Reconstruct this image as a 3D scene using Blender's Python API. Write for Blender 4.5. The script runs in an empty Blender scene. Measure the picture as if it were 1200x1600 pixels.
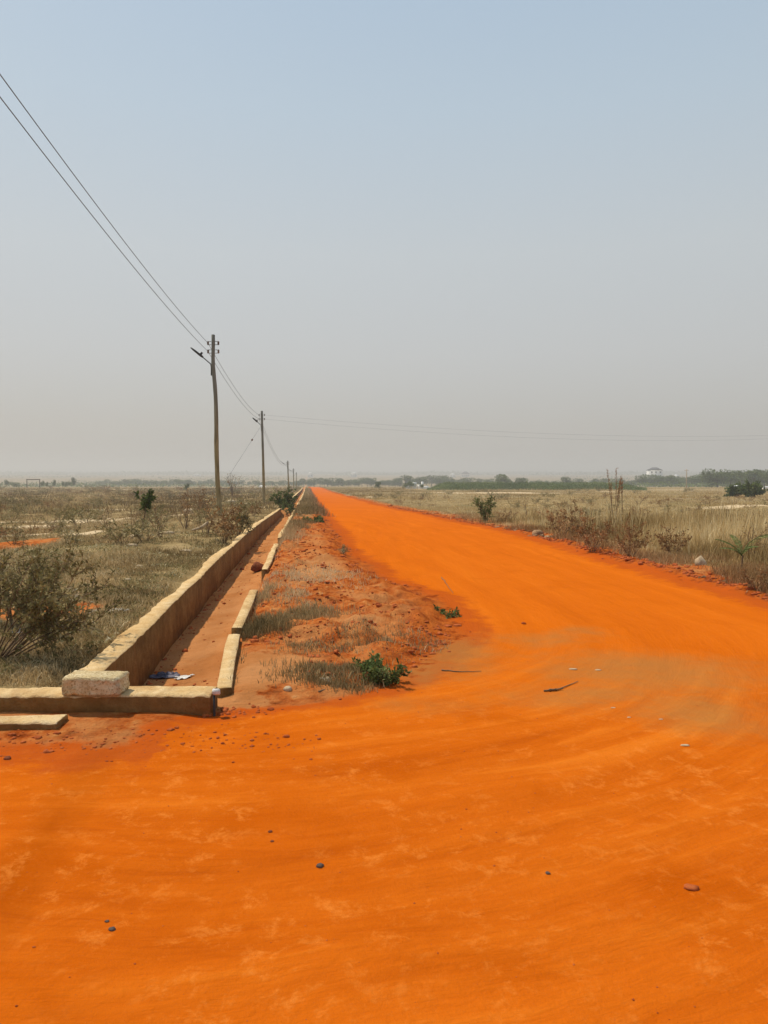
import bpy, math, random
import numpy as np
from mathutils import Vector

R = math.radians
scene = bpy.context.scene
C = scene.collection
rng = np.random.default_rng(11)
random.seed(11)

# ------------------------------------------------------------------ camera
F = 1180.0                      # focal length in photo pixels (1200 x 1600)
EYE = 1.70
PITCH = math.atan(62.0 / F)     # horizon at y = 738
cam = bpy.data.cameras.new('camera')
camo = bpy.data.objects.new('camera', cam)
C.objects.link(camo)
camo.location = (0, 0, EYE)
camo.rotation_euler = (math.pi / 2 - PITCH, 0, 0)
cam.sensor_fit = 'VERTICAL'
cam.sensor_height = 36.0
cam.lens = 36.0 * F / 1600.0
cam.clip_start = 0.1
cam.clip_end = 40000
scene.camera = camo

# ------------------------------------------------------------------ light
SUN_EL, SUN_AZ = 60.0, -52.0     # azimuth from +Y, negative is to the left
sd = Vector((math.sin(R(SUN_AZ)) * math.cos(R(SUN_EL)), math.cos(R(SUN_AZ)) * math.cos(R(SUN_EL)), math.sin(R(SUN_EL))))
sun = bpy.data.lights.new('sun', 'SUN')
sun.energy = 5.0
sun.angle = R(1.2)
sun.color = (1.0, 0.90, 0.72)
suno = bpy.data.objects.new('sun', sun)
C.objects.link(suno)
suno.rotation_euler = sd.to_track_quat('Z', 'Y').to_euler()

w = bpy.data.worlds.new('World')
scene.world = w
w.use_nodes = True
nt = w.node_tree
nt.nodes.clear()
out = nt.nodes.new('ShaderNodeOutputWorld')
bg = nt.nodes.new('ShaderNodeBackground')
sky = nt.nodes.new('ShaderNodeTexSky')
sky.sky_type = 'NISHITA'
sky.sun_disc = False
sky.sun_elevation = R(SUN_EL)
sky.sun_rotation = R(SUN_AZ)
sky.air_density = 1.0
sky.dust_density = 3.0
sky.ozone_density = 1.0
# dusty season: a grey veil of dust over the blue, thickest low down
tc = nt.nodes.new('ShaderNodeTexCoord')
sep = nt.nodes.new('ShaderNodeSeparateXYZ')
ramp = nt.nodes.new('ShaderNodeValToRGB')
SKYS = 8.0
cr = ramp.color_ramp
pts = [(0.0, (0.50, 0.475, 0.445)), (0.06, (0.515, 0.495, 0.465)), (0.15, (0.565, 0.565, 0.55)), (0.27, (0.575, 0.61, 0.615)),
       (0.42, (0.50, 0.60, 0.675)), (0.56, (0.42, 0.55, 0.68)), (1.0, (0.25, 0.38, 0.55))]
cr.elements[0].position = pts[0][0]; cr.elements[0].color = (*pts[0][1], 1)
cr.elements[1].position = pts[-1][0]; cr.elements[1].color = (*pts[-1][1], 1)
for p, c in pts[1:-1]:
    e = cr.elements.new(p); e.color = (*c, 1)
mul = nt.nodes.new('ShaderNodeVectorMath'); mul.operation = 'SCALE'; mul.inputs['Scale'].default_value = SKYS
mix = nt.nodes.new('ShaderNodeMix'); mix.data_type = 'RGBA'; mix.inputs[0].default_value = 0.85
nt.links.new(tc.outputs['Generated'], sep.inputs[0])
nt.links.new(sep.outputs[2], ramp.inputs[0])
nt.links.new(ramp.outputs[0], mul.inputs[0])
nt.links.new(sky.outputs[0], mix.inputs[6])
nt.links.new(mul.outputs[0], mix.inputs[7])
nt.links.new(mix.outputs[2], bg.inputs[0])
bg.inputs[1].default_value = 0.148
nt.links.new(bg.outputs[0], out.inputs[0])

scene.view_settings.view_transform = 'Standard'
scene.view_settings.look = 'None'
scene.view_settings.exposure = -0.25
scene.view_settings.gamma = 1.0
scene.render.resolution_x = 768
scene.render.resolution_y = 1024

# ------------------------------------------------------------------ terrain maths
SH = 0.1017                     # the road and the drain run this far left per metre ahead
PY = [-400, 0, 15, 25, 44, 67, 100, 143, 200, 300, 450, 600, 1000, 1500, 2000, 3000, 5000, 12000]
PZ = [0.5, 0, 0, -.15, -.6, -1.15, -1.7, -2.4, -3.3, -4.5, -7, -10, -12, -11, -8.5, -6.5, -5, -12]


def prof(y):
    return (np.interp(y - 3, PY, PZ) + np.interp(y, PY, PZ) + np.interp(y + 3, PY, PZ)) / 3


def _hash(ix, iy, seed):
    h = (ix.astype(np.int64) * 374761393 + iy.astype(np.int64) * 668265263 + seed * 974634777) & 0xffffffff
    h = ((h ^ (h >> 13)) * 1274126177) & 0xffffffff
    h = h ^ (h >> 16)
    return (h & 0xffffff) / float(0xffffff)


def vnoise(x, y, seed=0):
    x = np.asarray(x, float); y = np.asarray(y, float)
    ix = np.floor(x); iy = np.floor(y)
    fx = x - ix; fy = y - iy
    fx = fx * fx * (3 - 2 * fx); fy = fy * fy * (3 - 2 * fy)
    a = _hash(ix, iy, seed); b = _hash(ix + 1, iy, seed); c = _hash(ix, iy + 1, seed); d = _hash(ix + 1, iy + 1, seed)
    return (a * (1 - fx) + b * fx) * (1 - fy) + (c * (1 - fx) + d * fx) * fy - 0.5


def fbm(x, y, seed=0, n=4):
    s = 0; a = 1.0
    for k in range(n):
        s = s + a * vnoise(x * 2 ** k, y * 2 ** k, seed + k * 17)
        a *= 0.5
    return s


def sst(e0, e1, x):
    t = np.clip((x - e0) / (e1 - e0), 0, 1)
    return t * t * (3 - 2 * t)


UL0, UL1, UR0, UR1 = -1.765, -1.60, -0.80, -0.685     # drain walls in u (left outer, left inner, right inner, right outer)
DY0 = 5.42


def bank_right(Y):               # right-hand edge of the earth bank between drain and road, in u
    return np.interp(Y, [5.0, 5.4, 5.8, 6.6, 7.6, 9.0, 10.5, 12, 14, 17, 25, 40, 70, 9000],
                     [-1.2, -0.1, 0.55, 1.05, 1.42, 1.75, 1.6, 1.2, .98, .85, .82, .88, 1.0, 1.0])


def road_sdf(X, Y):
    """>0 on the road"""
    u = X + SH * Y
    n = 0.22 * fbm(X * 0.9, Y * 0.9, 5) + 0.08 * fbm(X * 4, Y * 4, 9, 2)
    left = u - bank_right(Y)
    near = np.where(u < -0.9, 4.75 + 0.1 * np.clip(u + 3, -20, 2) * 0 - Y, 5.35 - Y)       # crossing road in front
    left = np.maximum(left, near)
    right = 6.05 + 0.10 * np.sin(Y * .35) - u
    rnear = 3.0 - Y                # the crossing road runs on to the right too, out of the picture
    right = np.maximum(right, rnear)
    s = np.minimum(left, right) + n
    s = np.minimum(s, (430 - Y) * 0.2)
    s = np.minimum(s, Y + 9)
    return s


def ray(px, py):
    x = (px - 600) / F; v = (800 - py) / F
    return np.array([x, math.cos(PITCH) + v * math.sin(PITCH), -math.sin(PITCH) + v * math.cos(PITCH)])


def P(px, py, Y):
    d = ray(px, py)
    return np.array([0, 0, EYE]) + d * (Y / d[1])


def ground_h(X, Y):
    X = np.asarray(X, float); Y = np.asarray(Y, float)
    u = X + SH * Y
    z = prof(Y)
    far = sst(300, 1500, np.hypot(X, Y))
    z = z + far * 3.0 * fbm(X / 900, Y / 500, 3)
    z = z - 0.25 * sst(-3.0, -9.0, u) + 0.25 * fbm(X / 9, Y / 9, 21) * sst(3, 9, abs(u - 3)) * sst(9, 25, Y)
    rs = road_sdf(X, Y)
    on = sst(-0.25, 0.25, rs)
    # road crown and shallow ruts
    z = z + on * (0.012 * fbm(X * 1.3, Y * 1.3, 31) + 0.004 * fbm(X * 6, Y * 6, 33, 2))
    r = np.hypot(np.maximum(X + 1.2, 0), np.maximum(8.3 - Y, 0))
    z = z + on * 0.018 * (fbm(r * 3.1 + .8 * vnoise(X * .3, Y * .3, 40), X * 0.15 + Y * .1, 41, 3)) * sst(40, 20, Y)
    # bank between drain and road
    bank = (1 - on) * sst(-0.68, -0.5, u) * sst(2.6, 1.4, u) * sst(4.4, 5.0, Y)
    smooth_sand = sst(0.35, -0.15, u) * sst(7.8, 6.9, Y)
    bank = bank * sst(0.0, -0.45, rs)
    z = z + bank * (0.05 + sst(9, 15, Y) * 0.07 + (1 - smooth_sand) * (0.15 * fbm(X * 1.2, Y * 1.0, 51) + 0.10 * fbm(X * 4.5, Y * 4.5, 53, 3) + .035 * np.abs(vnoise(X * 11, Y * 11, 57))))
    # right-hand verge berm
    vb = (1 - on) * sst(5.6, 6.2, u) * sst(8.2, 6.9, u) * sst(3.5, 6, Y)
    z = z + vb * (0.03 + 0.12 * np.maximum(fbm(X * 1.1, Y * 1.1, 61), -.1) + 0.06 * fbm(X * 4, Y * 4, 63, 3))
    # graded lip on the road sides
    z = z + 0.05 * sst(0.5, 0.0, abs(rs + 0.02)) * sst(6, 12, Y) * (0.6 + vnoise(X * 2, Y * 2, 71)) * sst(-1, 0, u)
    # left field near the drain
    lf = sst(-1.7, -2.2, u)
    z = z + lf * sst(4.9, 5.6, Y) * (0.02 + 0.12 * fbm(X * .8, Y * .8, 81) + 0.05 * fbm(X * 3, Y * 3, 83, 2))
    z = z + lf * sst(5.2, 5.6, Y) * 0.04
    # soil banked against the front of the beam
    z = z + sst(4.5, 5.1, Y) * sst(5.9, 5.3, Y) * sst(-0.7, -1.0, u) * 0.03
    # right field
    rf = sst(7.5, 9, u)
    z = z + rf * 0.25 * fbm(X * .5, Y * .5, 91, 3) * sst(250, 60, Y)
    # dig the drain
    inside = (u > -1.68) & (u < -0.735) & (Y > DY0) & (Y < 46)
    fl = prof(Y) - 0.36 + 0.05 * fbm(X * 2, Y * 1.2, 95) + 0.10 * sst(-1.35, -0.8, u) + 0.02 * fbm(X * 9, Y * 9, 97, 2)
    z = np.where(inside, fl, z)
    inside2 = (u > -1.68) & (u < -0.735) & (Y > 56) & (Y < 270)
    z = np.where(inside2, prof(Y) - 0.3, z)
    return z


_gc = {}


def G(px, py):
    if (px, py) not in _gc: _gc[(px, py)] = _G(px, py)
    return _gc[(px, py)].copy()


def _G(px, py):
    """world point where the photo's sight line through (px,py) meets the ground"""
    d = ray(px, py)
    lo = 1.0
    t = 1.5
    while t < 9000:
        p = np.array([0, 0, EYE]) + d * t
        if p[2] < float(ground_h(p[0], p[1])):
            a, b = t / 1.02, t
            for _ in range(20):
                m = (a + b) / 2
                p = np.array([0, 0, EYE]) + d * m
                if p[2] < float(ground_h(p[0], p[1])): b = m
                else: a = m
            return p
        t *= 1.02
    return np.array([0, 0, EYE]) + d * 9000


# ------------------------------------------------------------------ object helpers
def tag(o, label=None, cat=None, group=None, kind=None):
    if label: o['label'] = label
    if cat: o['category'] = cat
    if group: o['group'] = group
    if kind: o['kind'] = kind
    return o


def empty(name, loc, label, cat, group=None, rz=0):
    o = bpy.data.objects.new(name, None)
    C.objects.link(o)
    o.location = [float(v) for v in loc]
    o.rotation_euler = (0, 0, rz)
    o.empty_display_size = 0.2
    return tag(o, label, cat, group)


def npmesh(name, V, faces, smooth=False, attrs=None):
    """faces: list of int arrays (n,k)"""
    me = bpy.data.meshes.new(name)
    V = np.asarray(V, np.float32)
    me.vertices.add(len(V))
    me.vertices.foreach_set('co', V.ravel())
    loops = np.concatenate([f.ravel() for f in faces]).astype(np.int32)
    starts = []; s = 0
    for f in faces:
        k = f.shape[1]
        starts.append(s + np.arange(len(f)) * k); s += f.size
    starts = np.concatenate(starts).astype(np.int32)
    me.loops.add(len(loops))
    me.loops.foreach_set('vertex_index', loops)
    me.polygons.add(len(starts))
    me.polygons.foreach_set('loop_start', starts)
    if smooth:
        me.polygons.foreach_set('use_smooth', np.ones(len(starts), bool))
    if attrs:
        for k, a in attrs.items():
            at = me.attributes.new(k, 'FLOAT', 'POINT')
            at.data.foreach_set('value', np.asarray(a, np.float32))
    me.update(calc_edges=True)
    return me


def ob(name, me, mat, parent=None):
    o = bpy.data.objects.new(name, me)
    C.objects.link(o)
    if mat is not None and len(me.materials) == 0:
        me.materials.append(mat)
    if parent is not None:
        o.parent = parent
    return o


def copy_tree(o, parent=None):
    c = o.copy(); C.objects.link(c)
    if parent is not None: c.parent = parent
    for ch in list(o.children):
        copy_tree(ch, c)
    return c


# ------------------------------------------------------------------ material helpers
class NT:
    def __init__(self, name):
        self.m = bpy.data.materials.new(name)
        self.m.use_nodes = True
        self.t = self.m.node_tree
        self.b = self.t.nodes['Principled BSDF']
        self.b.inputs['Roughness'].default_value = 0.95
        self.b.inputs['Specular IOR Level'].default_value = 0.12

    def n(self, kind, **kw):
        x = self.t.nodes.new(kind)
        for k, v in kw.items(): setattr(x, k, v)
        return x

    def l(self, a, b): self.t.links.new(a, b)

    def val(self, x, sock):
        if isinstance(x, (int, float)): sock.default_value = x
        elif isinstance(x, tuple): sock.default_value = (*x, 1) if len(x) == 3 else x
        else: self.l(x, sock)

    def math(self, op, a, b=0.0, clamp=False):
        m = self.n('ShaderNodeMath', operation=op, use_clamp=clamp)
        self.val(a, m.inputs[0]); self.val(b, m.inputs[1])
        return m.outputs[0]

    def mix(self, f, a, b, blend='MIX'):
        m = self.n('ShaderNodeMix', data_type='RGBA', blend_type=blend)
        self.val(f, m.inputs[0]); self.val(a, m.inputs[6]); self.val(b, m.inputs[7])
        return m.outputs[2]

    def attr(self, name):
        return self.n('ShaderNodeAttribute', attribute_name=name).outputs['Fac']

    def noise(self, scale, detail=4, rough=0.55, vec=None, dist=0.0):
        x = self.n('ShaderNodeTexNoise')
        x.inputs['Scale'].default_value = scale
        x.inputs['Detail'].default_value = detail
        x.inputs['Roughness'].default_value = rough
        x.inputs['Distortion'].default_value = dist
        self.l(vec if vec is not None else self.pos(), x.inputs['Vector'])
        return x.outputs['Fac']

    def pos(self):
        if not hasattr(self, '_p'):
            self._p = self.n('ShaderNodeNewGeometry').outputs['Position']
        return self._p

    def objco(self):
        return self.n('ShaderNodeTexCoord').outputs['Object']

    def sst(self, x, e0, e1):
        m = self.n('ShaderNodeMapRange', interpolation_type='SMOOTHSTEP')
        self.val(x, m.inputs[0]); m.inputs[1].default_value = e0; m.inputs[2].default_value = e1
        return m.outputs[0]

    def ramp(self, x, pts):
        r = self.n('ShaderNodeValToRGB')
        e = r.color_ramp.elements
        e[0].position = pts[0][0]; e[0].color = (*pts[0][1], 1)
        e[1].position = pts[-1][0]; e[1].color = (*pts[-1][1], 1)
        for p, c in pts[1:-1]:
            q = e.new(p); q.color = (*c, 1)
        self.l(x, r.inputs[0])
        return r.outputs[0]

    def bump(self, h, strength=0.4, dist=0.02):
        b = self.n('ShaderNodeBump')
        b.inputs['Strength'].default_value = strength
        b.inputs['Distance'].default_value = dist
        self.l(h, b.inputs['Height'])
        self.l(b.outputs[0], self.b.inputs['Normal'])

    def col(self, c):
        self.val(c, self.b.inputs['Base Color'])
        return self.m


def mottled(name, c1, c2, scale=6, bump=0.3, dist=0.01, obj=True, rough=0.95):
    k = NT(name)
    v = k.objco() if obj else k.pos()
    n1 = k.noise(scale, 6, 0.6, v)
    n2 = k.noise(scale * 7, 3, 0.6, v)
    f = k.sst(k.math('ADD', k.math('MULTIPLY', n1, .7), k.math('MULTIPLY', n2, .3)), .35, .65)
    k.b.inputs['Roughness'].default_value = rough
    k.bump(k.math('ADD', n1, k.math('MULTIPLY', n2, .5)), bump, dist)
    return k.col(k.mix(f, c1, c2))


def foliage(name, pts, transl=0.25):
    """colour by per-blade tint attribute; thin leaves let some light through"""
    k = NT(name)
    c = k.ramp(k.attr('tint'), pts)
    k.col(c)
    k.b.inputs['Roughness'].default_value = 0.75
    if transl:
        t = k.n('ShaderNodeBsdfTranslucent')
        k.l(c, t.inputs[0])
        ms = k.n('ShaderNodeMixShader'); ms.inputs[0].default_value = transl
        k.l(k.b.outputs[0], ms.inputs[1]); k.l(t.outputs[0], ms.inputs[2])
        k.l(ms.outputs[0], k.t.nodes['Material Output'].inputs[0])
    return k.m


# ------------------------------------------------------------------ ground sheet
def build_ground_material():
    k = NT('earth')
    pos = k.pos()
    road = k.attr('road'); red = k.attr('red'); pale = k.attr('pale'); dust = k.attr('dust'); r = k.attr('arc'); sand = k.attr('sand')
    nA = k.noise(0.35, 5); nB = k.noise(1.6, 6, .6); nC = k.noise(7, 6, .65); nD = k.noise(45, 4, .7); nF = k.noise(0.03, 5, .6)
    # field soil and dead ground cover
    soil = k.ramp(nB, [(0.3, (.15, .105, .048)), (0.45, (.24, .17, .08)), (0.58, (.34, .245, .12)), (0.75, (.44, .31, .165))])
    soil = k.mix(k.sst(nF, .42, .62), soil, (.22, .15, .07))
    soil = k.mix(k.math('MULTIPLY', k.sst(k.noise(0.012, 4, .6), .5, .62), .75), soil, (.33, .25, .145))
    soil = k.mix(k.math('MULTIPLY', k.sst(k.noise(0.05, 4, .6), .54, .66), .6), soil, (.105, .105, .045))
    # red clay
    clay = k.ramp(nC, [(0.32, (.14, .025, .005)), (0.42, (.34, .074, .014)), (0.52, (.44, .118, .026)), (0.62, (.50, .18, .05)), (0.74, (.58, .29, .12))])
    clay = k.mix(k.math('MULTIPLY', k.sst(nB, .42, .62), .72), clay, (.49, .205, .070))
    col = k.mix(k.sst(k.math('ADD', red, k.math('MULTIPLY', k.math('SUBTRACT', nB, .5), 1.1)), .35, .65), soil, clay)
    sandc = k.mix(k.sst(nB, .35, .65), (.43, .165, .052), (.51, .225, .085))
    col = k.mix(k.sst(k.math('ADD', sand, k.math('MULTIPLY', k.math('SUBTRACT', nC, .5), .8)), .4, .6), col, sandc)
    col = k.mix(k.sst(k.math('ADD', pale, k.math('MULTIPLY', k.math('SUBTRACT', nB, .5), .9)), .4, .65), col, (.60, .46, .29))
    # road laterite
    comb = k.n('ShaderNodeCombineXYZ')
    k.l(k.math('MULTIPLY', k.math('ADD', r, k.math('MULTIPLY', nA, .5)), 2.6), comb.inputs[0])
    sx = k.n('ShaderNodeSeparateXYZ'); k.l(pos, sx.inputs[0])
    k.l(k.math('MULTIPLY', k.math('ADD', sx.outputs[0], sx.outputs[1]), .22), comb.inputs[1])
    streak = k.noise(1.0, 8, .72, comb.outputs[0], .35)
    turn = k.math('SUBTRACT', 1.0, k.sst(k.math('ADD', sx.outputs[1], k.math('MULTIPLY', nA, 3.0)), 5.5, 9.5))
    patchy = k.sst(k.noise(.8, 4, .6, None, 1.0), .36, .56)
    orange = k.ramp(streak, [(0.32, (.38, .069, .0035)), (0.44, (.475, .095, .0045)), (0.55, (.525, .112, .006)), (0.70, (.61, .155, .012))])
    orange = k.mix(k.math('MULTIPLY', k.sst(k.noise(1.1, 6, .6, None, .5), .5, .7), .55), orange, (.375, .064, .001))
    orange = k.mix(k.math('MULTIPLY', k.math('MULTIPLY', k.sst(k.noise(6.5, 10, .78, None, .3), .50, .66), k.math('ADD', k.math('MULTIPLY', turn, .58), .08)), patchy), orange, (.66, .20, .030))
    orange = k.mix(k.math('MULTIPLY', k.sst(k.noise(17.0, 8, .75), .54, .70), k.math('ADD', k.math('MULTIPLY', turn, .25), .05)), orange, (.38, .070, .001))
    rim = k.math('MULTIPLY', k.sst(k.math('ADD', k.attr('rim'), k.math('MULTIPLY', k.math('SUBTRACT', k.noise(3.0, 7, .7), .5), 1.6)), .35, .8), .75)
    orange = k.mix(k.math('MULTIPLY', k.math('SUBTRACT', 1.0, turn), .5), orange, (.61, .135, .006))
    orange = k.mix(rim, orange, (.38, .068, .010))
    orange = k.mix(k.math('MULTIPLY', k.sst(k.noise(140, 4, .8), .52, .72), .30), orange, (.30, .06, .008))
    dustf = k.math('MULTIPLY', k.sst(k.math('ADD', k.math('ADD', dust, k.math('MULTIPLY', k.math('SUBTRACT', nB, .5), 1.2)), k.math('MULTIPLY', k.math('SUBTRACT', nC, .5), .8)), .10, 1.2), .60)
    orange = k.mix(dustf, orange, (.30, .155, .045))
    clayrim = k.math('MULTIPLY', k.sst(k.math('ADD', k.attr('edge'), k.math('MULTIPLY', k.math('SUBTRACT', nB, .5), 1.4)), .3, .9), .8)
    col = k.mix(clayrim, col, k.mix(k.sst(nC, .35, .6), (.26, .042, .006), (.46, .105, .014)))
    edge = k.sst(k.math('ADD', road, k.math('MULTIPLY', k.math('SUBTRACT', k.math('ADD', k.math('MULTIPLY', nC, .6), k.math('MULTIPLY', nB, .4)), .5), 1.5)), .38, .66)
    col = k.mix(edge, col, orange)
    h = k.math('ADD', k.math('MULTIPLY', nC, .8), k.math('MULTIPLY', nD, .35))
    h = k.math('ADD', h, k.math('MULTIPLY', streak, 1.5))
    b = k.n('ShaderNodeBump'); b.inputs['Distance'].default_value = .05
    k.l(k.math('SUBTRACT', 1.0, k.math('MULTIPLY', edge, .58)), b.inputs['Strength'])
    k.l(h, b.inputs['Height']); k.l(b.outputs[0], k.b.inputs['Normal'])
    k.b.inputs['Roughness'].default_value = 1.0
    k.b.inputs['Specular IOR Level'].default_value = 0.0
    return k.col(col)


EARTH = build_ground_material()


def lines(lo_fine, hi_fine, step, lo, hi, g, extra=()):
    a = list(np.arange(lo_fine, hi_fine, step))
    x = hi_fine
    while x < hi:
        a.append(x); x += max(step, g * (x - hi_fine) + step)
    a.append(hi)
    x = lo_fine
    while x > lo:
        x -= max(step, g * (lo_fine - x) + step); a.append(x)
    a = np.unique(np.round(a, 5))
    a = a[[not any(abs(v - e) < step * .55 for e in extra) for v in a]] if len(extra) else a
    return np.sort(np.concatenate([a, np.array(list(extra), float)])) if len(extra) else a


US = lines(-2.3, 7.3, 0.05, -9000, 9000, 0.035, (-1.70, -1.66, -0.76, -0.71))
ys = [-300., -200, -120, -70, -40, -25, -15, -10, -7, -5, -3.5, -2.4, -1.5, -.8, -.3, .1]
y = .4
while y < 9500:
    ys.append(y)
    if y < 1.6: y += .15
    elif y < 300: y += max(.05, y * .0075)
    else: y += y * .03
ys = np.array(ys)
i = np.argmin(abs(ys - DY0)); ys[i] = DY0 - 0.005
YS = ys
UU, YY = np.meshgrid(US, YS)
XX = UU - SH * YY
ZZ = ground_h(XX, YY)

# soft patches of bare soil, laid out on the ground: (px, py, half-width m, half-depth m)
def patch(X, Y, px, py, rx, ry, soft=0.6):
    c = G(px, py)
    d = np.hypot((X - c[0]) / rx, (Y - c[1]) / ry)
    return np.clip(1.25 - d, 0, 1)


PALE = [(200, 811, 3.5, 1.2), (60, 824, 3, .9), (165, 797, 2.2, 2.5), (270, 805, 1.8, .8), (300, 791, 2.5, 1.3), (380, 787, 1.6, 2.6),
                         (398, 792, 1.2, 2.0), (362, 783, 1.2, 2), (190, 765, 6, 5), (30, 838, 1.6, .9), (120, 835, 1.2, .9),
                         (660, 764, 9, 10), (745, 770, 28, 9), (860, 771, 20, 7), (1000, 759, 55, 16), (1060, 766, 22, 7), (930, 768, 14, 5), (1160, 790, 5, 1.6),
                         (600, 762, 20, 10), (560, 787, 1.4, 4), (625, 801, 1.0, 1.5), (585, 777, 2, 6), (1120, 880, .7, .4), (1180, 765, 20, 5), (540, 774, 2, 8),
                         (470, 800, .5, 2.2), (500, 752, 60, 30), (340, 760, 30, 12)]
rs = road_sdf(XX, YY)
a_road = np.clip(0.5 + rs * 1.6, 0, 1)
u = UU
bankz = ((u > -0.72) & (u < 2.4) & (YY > 4) & (YY < 60)).astype(float) * sst(60, 40, YY)
a_red = bankz * np.clip(.85 - 0.5 * sst(22, 40, YY), 0, 1)
a_red = np.maximum(a_red, sst(5.4, 5.9, u) * sst(8.4, 6.3, u) * sst(160, 90, YY) * 1.0)
a_red = np.maximum(a_red, np.clip(1.2 - abs(rs) * 1.3, 0, 1) * 1.0 * (YY > -5))
a_edge = sst(.9, .1, abs(rs)) * sst(5.6, 6.4, YY) * sst(-.6, -.3, u)
a_red = np.maximum(a_red, patch(XX, YY, 12, 853, 1.6, 2.2))
a_red = np.maximum(a_red, patch(XX, YY, 105, 955, .55, .7))
a_red = np.maximum(a_red, patch(XX, YY, 20, 960, .5, .6))
a_red = np.maximum(a_red, ((YY < DY0 + .05) & (u < -0.9) & (YY > 3)).astype(float))
a_sand = patch(XX, YY, 400, 1045, .62, .85)
a_sand = np.maximum(a_sand, patch(XX, YY, 345, 1100, .5, .25))
a_sand = np.maximum(a_sand, ((u > -1.7) & (u < -.72) & (YY > DY0)) * .8)
a_sand = np.maximum(a_sand, patch(XX, YY, 500, 880, .8, 3) * .75)
a_sand = np.maximum(a_sand, patch(XX, YY, 560, 970, .45, .5) * .6)
a_pale = patch(XX, YY, 130, 815, 5.5, 1.3)
for (px, py, rx, ry) in PALE:
    a_pale = np.maximum(a_pale, patch(XX, YY, px, py, rx, ry) * .92)
a_pale = a_pale * (rs < 0.1)
a_dust = np.maximum.reduce([patch(XX, YY, 1010, 1050, 1.3, 1.0), patch(XX, YY, 1090, 1110, .7, .6), patch(XX, YY, 910, 1085, .9, .5) * .8,
                            patch(XX, YY, 850, 1000, .8, .6) * .7, patch(XX, YY, 700, 1020, .7, 1.2) * .95, patch(XX, YY, 640, 1100, .8, .3) * .6,
                            patch(XX, YY, 905, 985, .5, .4) * .6])
a_dust = np.maximum(a_dust, patch(XX, YY, 655, 1040, .35, .8))
a_arc = np.hypot(np.maximum(XX + 1.2 + 0 * YY, 0), np.maximum(8.3 - YY, 0)) + np.where(YY > 8.3, SH * (YY - 8.3), 0)
V = np.stack([XX, YY, ZZ], -1).reshape(-1, 3)
ny, nx = XX.shape
I = np.arange(ny * nx).reshape(ny, nx)
quads = np.stack([I[:-1, :-1], I[:-1, 1:], I[1:, 1:], I[1:, :-1]], -1).reshape(-1, 4)
fr = (rs[:-1, :-1] + rs[1:, 1:] + rs[:-1, 1:] + rs[1:, :-1]).ravel() / 4 > 0
A = {'edge': a_edge, 'road': a_road, 'red': a_red, 'pale': a_pale, 'dust': a_dust, 'arc': a_arc, 'sand': a_sand, 'rim': np.clip(1.1 - rs * np.where(YY < 4.9, 1.4, 1.5), 0, 1) * (rs > -1)}


def sub(name, fmask):
    q = quads[fmask]
    used, inv = np.unique(q.ravel(), return_inverse=True)
    me = npmesh(name, V[used], [inv.reshape(-1, 4)], True, {k: v.ravel()[used] for k, v in A.items()})
    o = ob(name, me, EARTH)
    return tag(o, kind='structure')


sub('ground', ~fr)
sub('road', fr)

# ------------------------------------------------------------------ generic geometry
def tube(pts, rad, sides=6):
    """swept tube -> verts, quads"""
    pts = np.asarray(pts, float); n = len(pts)
    rad = np.broadcast_to(rad, (n,))
    t = np.gradient(pts, axis=0)
    t /= np.linalg.norm(t, axis=1)[:, None] + 1e-9
    ref = np.where(abs(t[:, 2:3]) > .9, np.array([[1., 0, 0]]), np.array([[0., 0, 1]]))
    a = np.cross(t, ref); a /= np.linalg.norm(a, axis=1)[:, None]
    b = np.cross(t, a)
    ang = np.arange(sides) * 2 * np.pi / sides
    ring = a[:, None] * np.cos(ang)[None, :, None] + b[:, None] * np.sin(ang)[None, :, None]
    Vv = pts[:, None] + ring * rad[:, None, None]
    idx = np.arange(n * sides).reshape(n, sides)
    nxt = np.roll(idx, -1, 1)
    q = np.stack([idx[:-1], nxt[:-1], nxt[1:], idx[1:]], -1).reshape(-1, 4)
    return Vv.reshape(-1, 3), q, idx


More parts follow.
